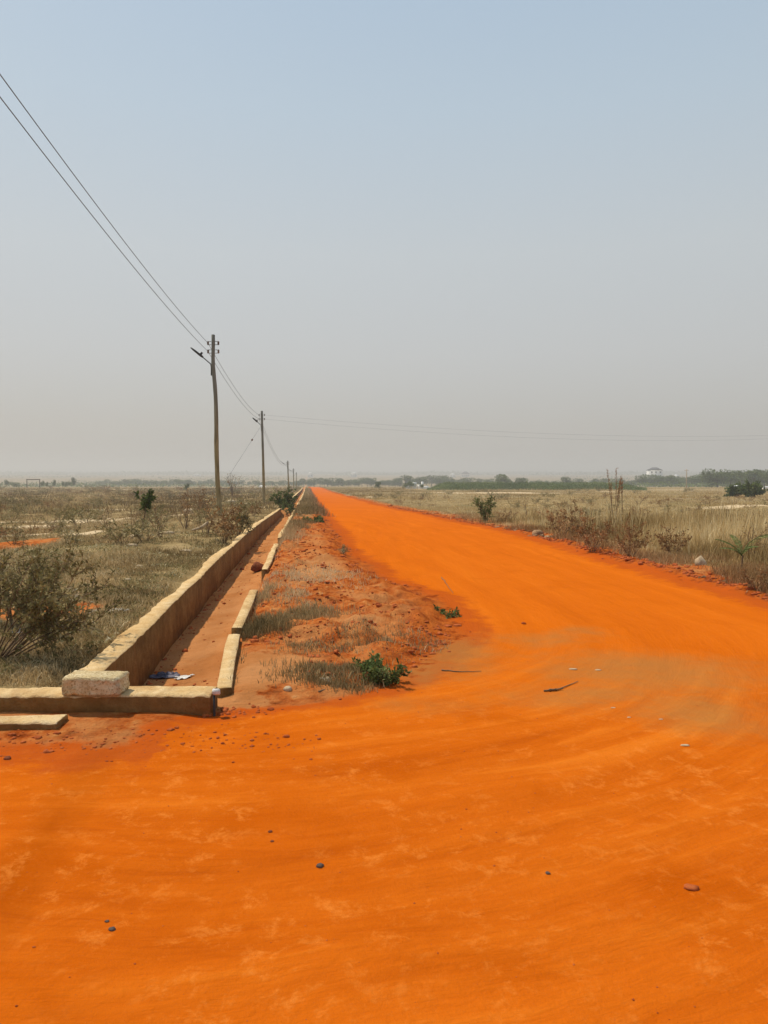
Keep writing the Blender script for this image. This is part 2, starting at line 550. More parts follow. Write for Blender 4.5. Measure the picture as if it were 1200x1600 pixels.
class Geo:
    def __init__(self): self.V = []; self.Q = []; self.T = []; self.n = 0; self.tint = []

    def add(self, V, Q=None, T=None, tint=0.5):
        V = np.asarray(V, float)
        self.V.append(V)
        if Q is not None and len(Q): self.Q.append(np.asarray(Q) + self.n)
        if T is not None and len(T): self.T.append(np.asarray(T) + self.n)
        self.tint.append(np.broadcast_to(tint, (len(V),)))
        self.n += len(V)

    def tube(self, pts, rad, sides=6, tint=.5, cap=True):
        V, q, idx = tube(pts, rad, sides)
        T = None
        if cap:
            c0 = len(V)
            V = np.vstack([V, pts[0], pts[-1]])
            T = [[idx[0, (i + 1) % sides], idx[0, i], c0] for i in range(sides)] + [[idx[-1, i], idx[-1, (i + 1) % sides], c0 + 1] for i in range(sides)]
        self.add(V, q, T, tint)

    def box(self, c, s, rz=0, jit=0, tilt=(0, 0), sub=1, bev=0.0):
        """bevelled rough box"""
        import bmesh
        bm = bmesh.new()
        bmesh.ops.create_cube(bm, size=1)
        bmesh.ops.scale(bm, vec=s, verts=bm.verts)
        if bev: bmesh.ops.bevel(bm, geom=list(bm.edges), offset=bev, segments=2, affect='EDGES')
        if sub > 1: bmesh.ops.subdivide_edges(bm, edges=[e for e in bm.edges if e.calc_length() > min(s) * .45], cuts=sub, use_grid_fill=True)
        bmesh.ops.triangulate(bm, faces=bm.faces[:])
        V = np.array([v.co[:] for v in bm.verts]); T = np.array([[v.index for v in f.verts] for f in bm.faces])
        bm.free()
        if jit:
            V = V + jit * np.stack([vnoise(V[:, 0] * 30 + 9 * k, V[:, 1] * 30 + V[:, 2] * 37, 7 + k) for k in range(3)], -1) * 2
        cx, sx = math.cos(tilt[0]), math.sin(tilt[0])
        V = V @ np.array([[1, 0, 0], [0, cx, -sx], [0, sx, cx]]).T
        cy, sy = math.cos(tilt[1]), math.sin(tilt[1])
        V = V @ np.array([[cy, 0, sy], [0, 1, 0], [-sy, 0, cy]]).T
        cz, sz = math.cos(rz), math.sin(rz)
        V = V @ np.array([[cz, -sz, 0], [sz, cz, 0], [0, 0, 1]]).T
        self.add(V + np.asarray(c), None, T)

    def mesh(self, name, smooth=False, tint=False):
        fs = []
        if self.Q: fs.append(np.concatenate(self.Q))
        if self.T: fs.append(np.concatenate(self.T))
        V = np.concatenate(self.V)
        return npmesh(name, V, fs, smooth, {'tint': np.concatenate(self.tint)} if tint else None)

    def build(self, name, mat, parent=None, smooth=False, tint=False):
        return ob(name, self.mesh(name, smooth, tint), mat, parent)


def blades(geo, Pb, H, W, az, lean, tint):
    """curved grass blades, numpy arrays of equal length"""
    n = len(Pb)
    d = np.stack([np.cos(az), np.sin(az), np.zeros(n)], -1)
    tw = rng.uniform(0, np.pi, n)
    s = np.stack([np.cos(tw), np.sin(tw), np.zeros(n)], -1) * W[:, None] * .5
    up = np.array([0, 0, 1.])
    m = Pb + d * (lean * H * .35)[:, None] + up * (H * .55)[:, None]
    t = Pb + d * (lean * H)[:, None] + up * (H * np.sqrt(np.clip(1 - .5 * lean ** 2, .1, 1)))[:, None]
    V = np.stack([Pb - s, Pb + s, m + s * .8, m - s * .8, t], 1).reshape(-1, 3)
    i = np.arange(n)[:, None] * 5
    geo.add(V, i + np.array([[0, 1, 2, 3]]), i + np.array([[3, 2, 4]]), np.repeat(tint, 5))


def leaves(geo, Pb, D, L, W, tint):
    """diamond leaves along direction D"""
    n = len(Pb)
    D = D / (np.linalg.norm(D, axis=1)[:, None] + 1e-9)
    r = rng.normal(size=(n, 3))
    s = np.cross(D, r); s /= np.linalg.norm(s, axis=1)[:, None] + 1e-9
    mid = Pb + D * (L * .5)[:, None]
    up = np.cross(D, s) * (W * .2)[:, None]
    V = np.stack([Pb, mid + s * (W * .5)[:, None] + up, Pb + D * L[:, None], mid - s * (W * .5)[:, None] + up], 1).reshape(-1, 3)
    i = np.arange(n)[:, None] * 4
    geo.add(V, i + np.array([[0, 1, 2, 3]]), None, np.repeat(tint, 4))


# ------------------------------------------------------------------ materials
M = {}
M['drygrass'] = foliage('dry_grass', [(0, (.15, .105, .042)), (.3, (.30, .21, .092)), (.6, (.48, .34, .165)), (.85, (.65, .475, .25)), (1, (.78, .62, .38))])
M['strawgrass'] = foliage('straw_grass', [(0, (.24, .15, .055)), (.3, (.42, .28, .11)), (.6, (.62, .44, .20)), (.85, (.76, .58, .30)), (1, (.84, .70, .42))])
M['olive'] = foliage('olive_scrub', [(0, (.12, .10, .035)), (.4, (.24, .20, .08)), (.75, (.40, .33, .16)), (1, (.60, .52, .33))])
M['green'] = foliage('green_leaf', [(0, (.045, .062, .017)), (.4, (.10, .135, .036)), (.75, (.17, .215, .065)), (1, (.27, .30, .12))])
M['fargreen'] = foliage('hedge_leaf', [(0, (.07, .105, .03)), (.5, (.14, .185, .055)), (1, (.24, .27, .10))])
M['brush'] = foliage('brown_brush', [(0, (.14, .072, .026)), (.4, (.28, .155, .060)), (.75, (.42, .25, .11)), (1, (.54, .37, .19))])
M['reed'] = foliage('reed_plume', [(0, (.18, .08, .03)), (.5, (.36, .19, .09)), (1, (.52, .33, .19))])
M['twig'] = mottled('twig_bark', (.12, .075, .042), (.24, .16, .095), 20, .2)
M['bark'] = mottled('tree_bark', (.05, .037, .025), (.11, .08, .05), 12, .4)
M['soilclod'] = mottled('soil_clod', (.26, .05, .012), (.48, .125, .035), 5, .6, .01, obj=False)
M['brownclod'] = mottled('brown_clod', (.17, .09, .04), (.40, .26, .15), 4, .6, .01, obj=False)
M['greystone'] = mottled('grey_stone', (.07, .05, .04), (.16, .12, .10), 30, .5)
M['palestone'] = mottled('pale_stone', (.38, .28, .18), (.56, .43, .28), 12, .5)
M['brownrock'] = mottled('brown_rock', (.13, .035, .015), (.28, .09, .04), 14, .8)
M['plastic'] = mottled('white_plastic', (.50, .46, .42), (.78, .78, .78), 9, .2, rough=.5)
M['blueplastic'] = mottled('dark_blue_cloth', (.03, .03, .055), (.20, .19, .23), 12, .4)
M['metal'] = mottled('dark_metal', (.03, .03, .032), (.07, .07, .07), 10, .1, rough=.6)
M['bracket'] = mottled('galvanised_bracket', (.13, .13, .13), (.24, .24, .24), 10, .1, rough=.6)
M['porcelain'] = mottled('brown_porcelain', (.10, .05, .03), (.2, .12, .08), 10, .1, rough=.3)
M['wire'] = mottled('weathered_wire', (.10, .10, .10), (.16, .16, .16), 5, .0, obj=False)
M['wallwhite'] = mottled('white_wall', (.70, .69, .66), (.82, .81, .78), .6, .0)
M['wallgrey'] = mottled('grey_block_wall', (.42, .38, .34), (.55, .50, .45), .6, .0)
M['roofgrey'] = mottled('dark_roof', (.06, .06, .07), (.11, .11, .12), .8, .0)
M['roofwhite'] = mottled('bright_roof_sheet', (.78, .78, .78), (.88, .88, .88), .8, .0)
M['glass'] = mottled('dark_window', (.02, .025, .03), (.05, .055, .06), 2, .0, rough=.2)


def concrete_mat(name, pts, stain=.4):
    k = NT(name)
    v = k.pos()
    n1 = k.noise(1.3, 6, .6, v); n2 = k.noise(9, 6, .65, v); n3 = k.noise(70, 3, .7, v)
    c = k.ramp(k.math('ADD', k.math('MULTIPLY', n1, .5), k.math('MULTIPLY', n2, .5)), pts)
    c = k.mix(k.math('MULTIPLY', k.sst(n3, .48, .68), .5), c, k.mix(.5, c, (.16, .08, .03)))
    c = k.mix(k.math('MULTIPLY', k.sst(k.noise(24, 6, .75, v), .55, .68), .5), c, k.mix(.55, c, (.16, .075, .025)))
    # rain-washed earth stains running along the foot
    st = k.sst(k.noise(2.2, 4, .6, v, 1.2), .52, .66)
    c = k.mix(k.math('MULTIPLY', st, stain), c, (.30, .13, .035))
    k.bump(k.math('ADD', n2, k.math('ADD', k.math('MULTIPLY', n3, .5), k.math('MULTIPLY', k.noise(24, 6, .75, v), .8))), .9, .022)
    return k.col(c)


def wood_mat():
    k = NT('weathered_pole_wood')
    v = k.objco()
    mp = k.n('ShaderNodeMapping'); mp.inputs['Scale'].default_value = (14, 14, .9); k.l(v, mp.inputs[0])
    n1 = k.noise(1.2, 6, .65, mp.outputs[0], .5)
    n2 = k.noise(.9, 4, .5, v)
    sp = k.n('ShaderNodeSeparateXYZ'); k.l(v, sp.inputs[0])
    base = k.ramp(n1, [(.3, (.11, .09, .045)), (.5, (.27, .21, .105)), (.7, (.42, .34, .19))])
    grey = k.ramp(n1, [(.3, (.08, .08, .066)), (.5, (.16, .16, .135)), (.7, (.28, .28, .24))])
    hgt = k.sst(k.math('ADD', sp.outputs[2], k.math('MULTIPLY', n2, 2.0)), 3.6, 7.2)
    k.bump(n1, .5, .01)
    return k.col(k.mix(hgt, base, grey))


M['concrete'] = concrete_mat('sandcrete', [(.32, (.50, .30, .12)), (.45, (.64, .42, .19)), (.56, (.72, .515, .27)), (.7, (.80, .63, .40))], .3)
# cast faces with their shade painted in as darker brown, plus laterite splash
M['shaded_splashed'] = concrete_mat('shaded_splashed_sandcrete', [(.32, (.12, .053, .014)), (.45, (.19, .088, .023)), (.56, (.26, .132, .040)), (.7, (.36, .205, .078))], .5)
M['wood'] = wood_mat()


# ------------------------------------------------------------------ drain
def wall_strip(u0, u1, y0, y1, top, bottom, name, parent, bend=None, raggedL=0.02, raggedR=0.012, seed=1, step=0.05, chip=.02):
    Y = np.arange(y0, y1 + 1e-6, max(step, (y1 - y0) / 900))
    n = len(Y)
    off = bend(Y) if bend else 0 * Y
    a = u0 + off + raggedL * 2 * (fbm(Y * .6, Y * 0 + seed, seed, 3) + .28 * fbm(Y * 5, Y * 0 + seed, seed + 8, 4))
    b = u1 + off + raggedR * 2 * fbm(Y * 1.0, Y * 0 + seed + 4, seed + 1, 3)
    zt = prof(Y) + top + 0.012 * 2 * vnoise(Y * .35, Y * 0 + 2, seed + 2)
    zl = zt + chip * 2 * np.minimum(fbm(Y * 3.2, Y * 0 + 3, seed + 3), 0) * 1.0
    zr = zt + chip * 2 * np.minimum(fbm(Y * 5.1, Y * 0 + 5, seed + 4, 4) - .02, 0) * .9
    zm = zt + chip * .5 * fbm(Y * 6, Y * 0 + 6, seed + 5)
    zb = prof(Y) + bottom
    XL, XR = a - SH * Y, b - SH * Y
    XM = (XL + XR) / 2
    h = .008
    ring = np.stack([
        np.stack([XL, Y, zb], -1), np.stack([XL, Y, zl - h], -1), np.stack([XL + .006, Y, zl], -1), np.stack([XM, Y, zm], -1),
        np.stack([XR - .006, Y, zr], -1), np.stack([XR, Y, zr - h], -1), np.stack([XR, Y, zb], -1)], 1)
    k = ring.shape[1]
    idx = np.arange(n * k).reshape(n, k)
    nx_ = np.roll(idx, -1, 1)
    q = np.stack([idx[:-1], idx[1:], nx_[1:], nx_[:-1]], -1).reshape(-1, 4)
    ends = [idx[0], idx[-1][::-1]]
    me = npmesh(name, ring.reshape(-1, 3), [q, np.array(ends)])
    me.materials.append(M['concrete']); me.materials.append(M['shaded_splashed'])
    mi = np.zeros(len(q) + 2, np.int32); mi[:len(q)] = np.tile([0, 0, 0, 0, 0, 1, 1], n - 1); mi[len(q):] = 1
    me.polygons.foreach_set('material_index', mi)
    return ob(name, me, None, parent)


dr = empty('storm_drain', (0, 0, 0), 'long open sandcrete drain with a tall left wall beside the earth bank', 'drain')
bendR = lambda Y: 0.13 * np.clip((7.6 - Y) / 2.2, 0, 1) ** 1.3
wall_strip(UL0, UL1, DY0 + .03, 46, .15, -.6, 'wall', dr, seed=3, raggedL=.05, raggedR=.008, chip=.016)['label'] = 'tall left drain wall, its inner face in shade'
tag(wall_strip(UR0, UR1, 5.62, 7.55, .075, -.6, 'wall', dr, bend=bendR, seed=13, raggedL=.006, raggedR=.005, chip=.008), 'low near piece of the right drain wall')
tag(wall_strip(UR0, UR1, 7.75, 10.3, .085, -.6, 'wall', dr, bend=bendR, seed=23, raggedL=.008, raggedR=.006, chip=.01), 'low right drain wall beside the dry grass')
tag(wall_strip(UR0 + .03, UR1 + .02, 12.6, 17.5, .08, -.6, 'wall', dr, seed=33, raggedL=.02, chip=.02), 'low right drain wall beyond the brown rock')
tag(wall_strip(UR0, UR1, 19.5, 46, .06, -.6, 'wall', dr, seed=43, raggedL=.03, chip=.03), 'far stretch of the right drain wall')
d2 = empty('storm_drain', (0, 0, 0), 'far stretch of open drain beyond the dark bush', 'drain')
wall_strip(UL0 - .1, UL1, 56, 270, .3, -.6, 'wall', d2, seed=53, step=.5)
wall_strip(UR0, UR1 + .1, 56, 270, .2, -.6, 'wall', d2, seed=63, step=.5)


def xbeam(name, x0, x1, y0, y1, z0, z1, parent=None, skew=0.0, seed=1, step=.012, chip=.02):
    """concrete beam lying across, with ragged arrises"""
    X = np.arange(x0, x1 + 1e-6, step); n = len(X)
    dy = (X - x1) * skew
    yf = y0 + dy + .010 * fbm(X * 9, X * 0, seed, 5); yb = y1 + dy + .035 * fbm(X * 4, X * 0, seed + 1, 5)
    zf = z1 + chip * np.minimum(fbm(X * 14, X * 0 + 3, seed + 2, 5) - .05, .0) * .7
    zk = z1 + chip * np.minimum(fbm(X * 6, X * 0 + 5, seed + 3), 0)
    rows = [np.stack([X, yf, X * 0 + z0], -1), np.stack([X, yf, zf - .012], -1), np.stack([X, yf + .012, zf], -1)]
    for t in (.3, .55, .8):
        rows.append(np.stack([X, yf * (1 - t) + yb * t, z1 + .009 * fbm(X * 16, X * 0 + t * 9, seed + 7)], -1))
    rows += [np.stack([X, yb - .012, zk], -1), np.stack([X, yb, zk - .012], -1), np.stack([X, yb, X * 0 + z0], -1)]
    ring = np.stack(rows, 1)
    k = ring.shape[1]
    idx = np.arange(n * k).reshape(n, k); nx_ = np.roll(idx, -1, 1)
    q = np.stack([idx[:-1], nx_[:-1], nx_[1:], idx[1:]], -1).reshape(-1, 4)
    me = npmesh(name, ring.reshape(-1, 3), [q, np.array([idx[0][::-1], idx[-1]])])
    me.materials.append(M['concrete']); me.materials.append(M['shaded_splashed'])
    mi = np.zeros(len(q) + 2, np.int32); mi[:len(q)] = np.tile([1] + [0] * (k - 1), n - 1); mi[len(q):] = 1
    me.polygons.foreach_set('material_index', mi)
    return ob(name, me, None, parent)


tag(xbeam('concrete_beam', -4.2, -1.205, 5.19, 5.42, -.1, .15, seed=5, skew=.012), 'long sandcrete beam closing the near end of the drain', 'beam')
# separate slab lying in front
tag(xbeam('concrete_slab', -3.4, -2.13, 4.86, 5.02, -.05, .068, seed=15, skew=.02), 'short low concrete kerb piece lying on red soil before the long beam', 'slab')

# loose block on the beam
k_ = NT('pale_sandcrete_block')
nn1 = k_.noise(60, 4, .7, k_.objco()); nn2 = k_.noise(8, 4, .6, k_.objco())
k_.bump(k_.math('ADD', nn1, nn2), 1.0, .02)
M['block'] = k_.col(k_.mix(k_.sst(nn1, .45, .7), k_.mix(k_.sst(nn2, .4, .65), (.68, .53, .30), (.80, .67, .43)), (.37, .225, .09)))
g = Geo(); g.box((0, 0, .07), (.452, .222, .14), 0, .007, sub=9, bev=.008)
bl = g.build('building_block', M['block'], smooth=False)
bl.location = (-2.03, 5.255, .152); bl.scale = (.89, .92, .9); bl.rotation_euler = (0, 0, R(-2.5))
tag(bl, 'single pale sandcrete block resting on top of the long beam', 'block')

# peg at the beam end: a thin dark stake with a pale cap
pg = empty('marker_peg', (-1.188, 5.20, 0), 'thin dark peg with a white cap at the right end of the beam', 'peg')
g = Geo(); g.tube([(0, 0, -.1), (.002, 0, .06), (0, .002, .155)], .009, 6); g.build('peg_shaft', M['metal'], pg)
g = Geo(); g.box((.014, .01, .168), (.055, .05, .035), .3, .004, bev=.006, sub=2); g.build('cap', M['plastic'], pg)

# ------------------------------------------------------------------ poles and wires
def pole(base, top, bends, rb, rt, label, lamp=True, yaw=0.0, lamp_len=1.0, brackets=True, stay=None, group='wooden power poles along the drain', sides=12):
    base = np.array(base, float); top = np.array(top, float)
    root = empty('power_pole', base, label, 'power pole', group)
    H = top[2] - base[2]
    n = 26
    t = np.linspace(0, 1, n)
    x = np.interp(t, [b[0] for b in bends], [b[1] for b in bends])
    kern = np.array([1, 2, 1]) / 4.
    xs = np.convolve(np.r_[x[0], x, x[-1]], kern, 'valid')
    rad = np.interp(t, [0, .05, 1], [rb * 1.15, rb, rt]) * (1 + .10 * fbm(t * 14, t * 0 + base[1], 3, 2))
    pts = np.stack([xs + (top[0] - base[0]) * t, np.zeros(n) + .02 * np.sin(t * 7), -0.3 + (H + .3) * t], -1)
    g = Geo(); g.tube(pts, rad, sides); g.build('pole', M['wood'], root, smooth=True)
    tx = top[0] - base[0] + x[-1]
    if brackets:
        for dz in (.36, .72):
            for s in ((-1, 1)):
                g = Geo()
                zz = H - dz
                g.tube([(tx + s * (rt + .01), -.01, zz + .07), (tx + s * (rt + .18), -.01, zz + .07)], .014, 5)
                g.tube([(tx + s * (rt + .01), -.01, zz - .07), (tx + s * (rt + .18), -.01, zz - .07)], .014, 5)
                g.tube([(tx + s * (rt + .15), -.01, zz - .09), (tx + s * (rt + .15), -.01, zz + .09)], .01, 5)
                br = g.build('bracket', M['bracket'], root)
                g = Geo(); g.tube([(tx + s * (rt + .15), -.01, zz - .05), (tx + s * (rt + .15), -.01, zz - .02), (tx + s * (rt + .15), -.01, zz), (tx + s * (rt + .15), -.01, zz + .02), (tx + s * (rt + .15), -.01, zz + .05)],
                                  [.045, .045, .03, .045, .045], 10)
                g.build('insulator', M['porcelain'], br, smooth=True)
    if lamp:
        zl = H - 1.25
        xl = tx + np.interp(zl / H, [b[0] for b in bends], [b[1] for b in bends]) - x[-1]
        dirv = np.array([-1, 0, .8]) / 1.28
        dirv = np.array([-.78 * math.cos(yaw), -.78 * math.sin(yaw), .62])
        s0 = np.array([xl - rt, 0, zl])
        g = Geo(); g.tube([s0 - (0, 0, .5), s0 - (0, 0, .12), s0 + (-.03, 0, 0), s0 + dirv * lamp_len * .5], [.028, .028, .026, .024], 6)
        g.build('lamp_arm', M['metal'], root, smooth=True)
        h0 = s0 + dirv * lamp_len * .42; h1 = s0 + dirv * lamp_len
        g = Geo()
        side = np.cross(dirv, (0, 0, 1)); side /= np.linalg.norm(side); nr = np.cross(side, dirv)
        Vb = []
        for f_, wd, th in ((0, .06, .035), (.15, .09, .05), (.75, .085, .04), (1, .05, .025)):
            c = h0 + (h1 - h0) * f_
            for a_, b_ in ((-1, -1), (1, -1), (1, 1), (-1, 1)):
                Vb.append(c + side * wd * a_ + nr * th * b_)
        Q = []
        for i_ in range(3):
            for j_ in range(4):
                a0 = i_ * 4 + j_; a1 = i_ * 4 + (j_ + 1) % 4
                Q.append([a0, a1, a1 + 4, a0 + 4])
        Q += [[3, 2, 1, 0], [12, 13, 14, 15]]
        g.add(Vb, Q)
        g.build('lamp_head', M['metal'], root)
        g = Geo(); c = h0 + (h1 - h0) * .22 + nr * .09
        g.tube([c - nr * .05, c + nr * .06], [.05, .045], 8)
        g.build('light_sensor', M['metal'], root)
    if stay is not None:
        a = np.array([tx, 0, H - 1.2]); b = np.array(stay) - base
        g = Geo(); g.tube([a, b], .011, 4); st = g.build('stay_wire', M['wire'], root)
        c = a + (b - a) * .17
        d = (b - a) / np.linalg.norm(b - a)
        g = Geo(); g.tube([c - d * .16, c - d * .08, c + d * .08, c + d * .16], [.03, .08, .08, .03], 8); g.build('insulator', M['porcelain'], st)
    return root, tx


def gz(x, y): return float(ground_h(x, y))


POLES = []
def add_pole(px_top, py_top, Y, bends, rb, rt, label, **kw):
    t = P(px_top, py_top, Y)
    base = (t[0], Y, gz(t[0], Y))
    root, tx = pole(base, t, bends, rb, rt, label, **kw)
    POLES.append((t[0], Y, t[2], rt))
    return root


px1 = 33 / F
add_pole(333, 523, 33, [(0, 8 * px1), (.12, 6 * px1), (.22, 4 * px1), (.4, 3 * px1), (.55, 3.5 * px1), (.68, 3 * px1), (.78, 1 * px1), (.86, -1.2 * px1), (.92, 0), (1, 0)], .115, .074,
         'tallest crooked wooden power pole with a street lamp arm, nearest', lamp_len=1.12)
px2 = 67 / F
add_pole(409, 642, 67, [(0, 2.5 * px2), (.5, 1.5 * px2), (1, 0)], .13, .09, 'straight wooden power pole, second nearest, where cross wires leave to the right', lamp_len=1.0, yaw=.5,
         stay=P(368, 716, 58) * np.array([1, 1, 1.0]) + (P(368, 716, 58) - P(404, 655, 67)) * 1.6)
add_pole(449.5, 720, 163, [(0, .2), (1, 0)], .16, .12, 'third wooden power pole, rising behind the dark bush', lamp_len=2.0, yaw=.1)
add_pole(458.5, 732, 225, [(0, .1), (1, 0)], .15, .11, 'fourth and fainter power pole far down the line', lamp_len=1.5)
add_pole(463, 738, 290, [(0, .1), (1, 0)], .15, .11, 'faintest and farthest power pole of the line', lamp=False)


def span(a, b, sag, n=40):
    t = np.linspace(0, 1, n)[:, None]
    p = np.array(a) * (1 - t) + np.array(b) * t
    p[:, 2] -= (4 * sag * t * (1 - t))[:, 0]
    return p


def main_wire(dz, sag, label, y0, dx=0.0):
    g = Geo()
    pts = []
    prev = np.array(y0)
    allp = [prev]
    for (x, Y, z, rt) in POLES:
        q = np.array([x - rt - .15 + .0, Y - .01, z - dz])
        L = np.linalg.norm(q - prev)
        seg = span(prev, q, sag * (L / 35.) ** 1.2)
        allp += list(seg[1:])
        prev = q
    g.tube(np.array(allp), np.interp([p[1] for p in allp], [0, 33, 300], [.0075, .009, .02]), 5)
    tag(g.build('power_line', M['wire'], smooth=True), label, 'power line', 'power lines strung along the wooden poles')


main_wire(.36, .46, 'upper of the two power lines running down from the upper left corner', (-4.05, -3, 8.1))
main_wire(.72, .46, 'lower of the two power lines running down from the upper left corner', (-4.05, -3, 7.80))
x2, y2, z2, rt2 = POLES[1]
for dz, e, lab, sg in ((.36, P(1290, 677, 95), 'upper faint cross wire leaving the second pole to the right', 1.0), (.72, P(1290, 681, 95), 'lower faint cross wire leaving the second pole to the right', 1.15)):
    g = Geo(); g.tube(span((x2 + rt2 + .15, y2 - .01, z2 - dz), e, sg, 60), .0045, 4)
    tag(g.build('power_line', M['wire'], smooth=True), lab, 'power line', 'faint wires crossing above the road')


# ------------------------------------------------------------------ plants
def walk(p, d, L, n, jit, grav):
    pts = [np.array(p, float)]
    d = np.array(d, float); d /= np.linalg.norm(d)
    for i in range(n):
        d = d + rng.normal(size=3) * jit + np.array([0, 0, grav])
        d /= np.linalg.norm(d)
        pts.append(pts[-1] + d * L / n)
    return np.array(pts)


def shrub_geo(h, spread, nstem, ntwig, nleaf, lsize, lean=(0, 0), up=.7, jit=.25, grav=.02, r0=.012, start=.3, twl=.35, lwid=.4, sub2=0, trunk=0.0):
    """returns (stems, foliage)"""
    st = Geo(); fo = Geo()
    org = np.zeros(3)
    if trunk:
        tp = walk((0, 0, -.05), (lean[0], lean[1], 1), trunk + .05, 5, .08, .05)
        st.tube(tp, np.linspace(r0 * 1.8, r0 * 1.2, len(tp)), 6)
        org = tp[-1]
    LP, LD = [], []
    for s in range(nstem):
        a = rng.uniform(0, 2 * np.pi)
        ou = rng.uniform(.15, 1) * spread
        d = np.array([math.cos(a) * ou + lean[0], math.sin(a) * ou + lean[1], up + rng.uniform(0, .4)])
        p0 = org + np.array([math.cos(a), math.sin(a), 0]) * .02 * (0 if trunk else 1) - (0, 0, 0 if trunk else .04)
        L = (h - trunk) * rng.uniform(.7, 1.1)
        pts = walk(p0, d, L, 9, jit * .5, grav)
        st.tube(pts, np.linspace(r0, r0 * .25, len(pts)), 4)
        for k in range(ntwig):
            f = rng.uniform(start, 1) * 8.99
            i = int(f); p = pts[i] + (pts[i + 1] - pts[i]) * (f - i)
            dd = (pts[i + 1] - pts[i]); dd /= np.linalg.norm(dd)
            td = dd + rng.normal(size=3) * .7
            tw = walk(p, td, L * twl * rng.uniform(.5, 1), 4, jit, grav)
            st.tube(tw, np.linspace(r0 * .35, r0 * .15, 5), 3, cap=False)
            fr_ = rng.uniform(.1, 1, nleaf) * 3.99
            ii = fr_.astype(int)
            LP.append(tw[ii] + (tw[ii + 1] - tw[ii]) * (fr_ - ii)[:, None])
            LD.append((tw[ii + 1] - tw[ii]) / (L * twl / 4) + rng.normal(size=(nleaf, 3)) * .8)
    if LP and nleaf:
        LP = np.concatenate(LP); LD = np.concatenate(LD)
        n = len(LP)
        # clumpy tone
        tint = np.clip(.45 + .9 * fbm(LP[:, 0] * 3 / h + 3, LP[:, 2] * 4 / h + LP[:, 1] * 3 / h, 5, 2) + rng.normal(size=n) * .17, 0, 1)
        L_ = lsize * rng.uniform(.4, 1.6, n)
        leaves(fo, LP, LD, L_, L_ * lwid, tint)
    return st, fo


def place(name, loc, label, cat, st, fo, fm, group=None, rz=0, sc=1.0, sm='twig', sname='stems', fname='foliage'):
    root = empty(name, loc, label, cat, group, rz)
    root.scale = (sc, sc, sc)
    if st is not None and st.n: st.build(sname, M[sm], root)
    if fo is not None and fo.n: fo.build(fname, M[fm], root, tint=True)
    return root


def dup(root, x, y, rz, sc, label=None, z=None):
    c = copy_tree(root)
    c.location = (float(x), float(y), gz(x, y) if z is None else z)
    c.rotation_euler = (0, 0, rz)
    if np.isscalar(sc): sc = (sc, sc, sc)
    c.scale = sc
    if label: c['label'] = label
    return c


# big leaning shrub at the left edge
st, fo = shrub_geo(1.10, .50, 17, 18, 16, .038, lean=(.62, .15), up=.66, jit=.19, r0=.010, start=.45, twl=.27, lwid=.42, grav=-.008)
b = G(8, 1062)
bx = (-3.38, 6.5)
place('shrub', (bx[0], bx[1], gz(*bx)), 'large leaning olive shrub with bare lower stems at the left edge', 'shrub', st, fo, 'olive')
st, fo = shrub_geo(.72, .6, 14, 18, 16, .034, lean=(.1, .2), up=.7, jit=.2, r0=.01, start=.3, twl=.3, lwid=.45)
place('shrub', (-3.75, 7.6, gz(-3.75, 7.6)), 'dense olive shrub just behind the large leaning shrub', 'shrub', st, fo, 'olive')


def named_shrub(px, py, hpx, kind, label, name='shrub', cat='shrub', Y=None, **kw):
    p = G(px, py) if Y is None else P(px, py, Y)
    h = hpx / F * p[1]
    z = gz(p[0], p[1])
    if kind == 'green':
        a = dict(spread=.55, nstem=9, ntwig=12, nleaf=14, lsize=h * .09, r0=h * .012)
        fm = 'green'
    elif kind == 'bare':
        a = dict(spread=.6, nstem=8, ntwig=7, nleaf=3, lsize=h * .05, r0=h * .012); fm = 'brush'
    elif kind == 'olive':
        a = dict(spread=.7, nstem=10, ntwig=10, nleaf=12, lsize=h * .07, r0=h * .01); fm = 'olive'
    elif kind == 'brush':
        a = dict(spread=.8, nstem=12, ntwig=10, nleaf=12, lsize=h * .06, r0=h * .008); fm = 'brush'
    a.update(kw)
    st, fo = shrub_geo(h, **a)
    return place(name, (p[0], p[1], z), label, cat, st, fo, fm)


# along the left field
named_shrub(222, 826, 58, 'green', 'small upright dark green sapling on a bare thin stem in the left field', 'sapling', 'sapling', spread=.16, up=1, trunk=.55, nstem=7, start=.1, lsize=.09)
named_shrub(252, 842, 50, 'bare', 'bare twiggy shrub right of the small green sapling')
named_shrub(290, 826, 50, 'bare', 'pale bare twiggy shrub between the sapling and the nearest power pole')
named_shrub(310, 800, 34, 'brush', 'wide reddish brown dead bush left of the nearest power pole', spread=1.1)
named_shrub(350, 848, 60, 'brush', 'brown dead bush wrapping the foot of the nearest power pole', spread=.7)
named_shrub(372, 840, 52, 'olive', 'olive bush leaning on the tall drain wall right of the nearest pole')
named_shrub(322, 838, 42, 'bare', 'small bare bush just left of the nearest pole foot')
named_shrub(2, 842, 26, 'olive', 'dark small bush at the left edge above the red soil patch')
named_shrub(292, 768, 11, 'green', 'tiny isolated dark tree far off left of the nearest pole', 'sapling', 'sapling', trunk=.4)
named_shrub(363, 776, 36, 'bare', 'spindly bare tree between the two nearest power poles', spread=.25, up=1.2)
named_shrub(442, 797, 33, 'green', 'dark green bush at the end of the tall drain wall', spread=.9, nstem=14)
named_shrub(453, 803, 20, 'green', 'small dark green bush standing in the drain mouth', spread=.7, nstem=10)
named_shrub(395, 806, 20, 'brush', 'low brown brush below the second power pole')
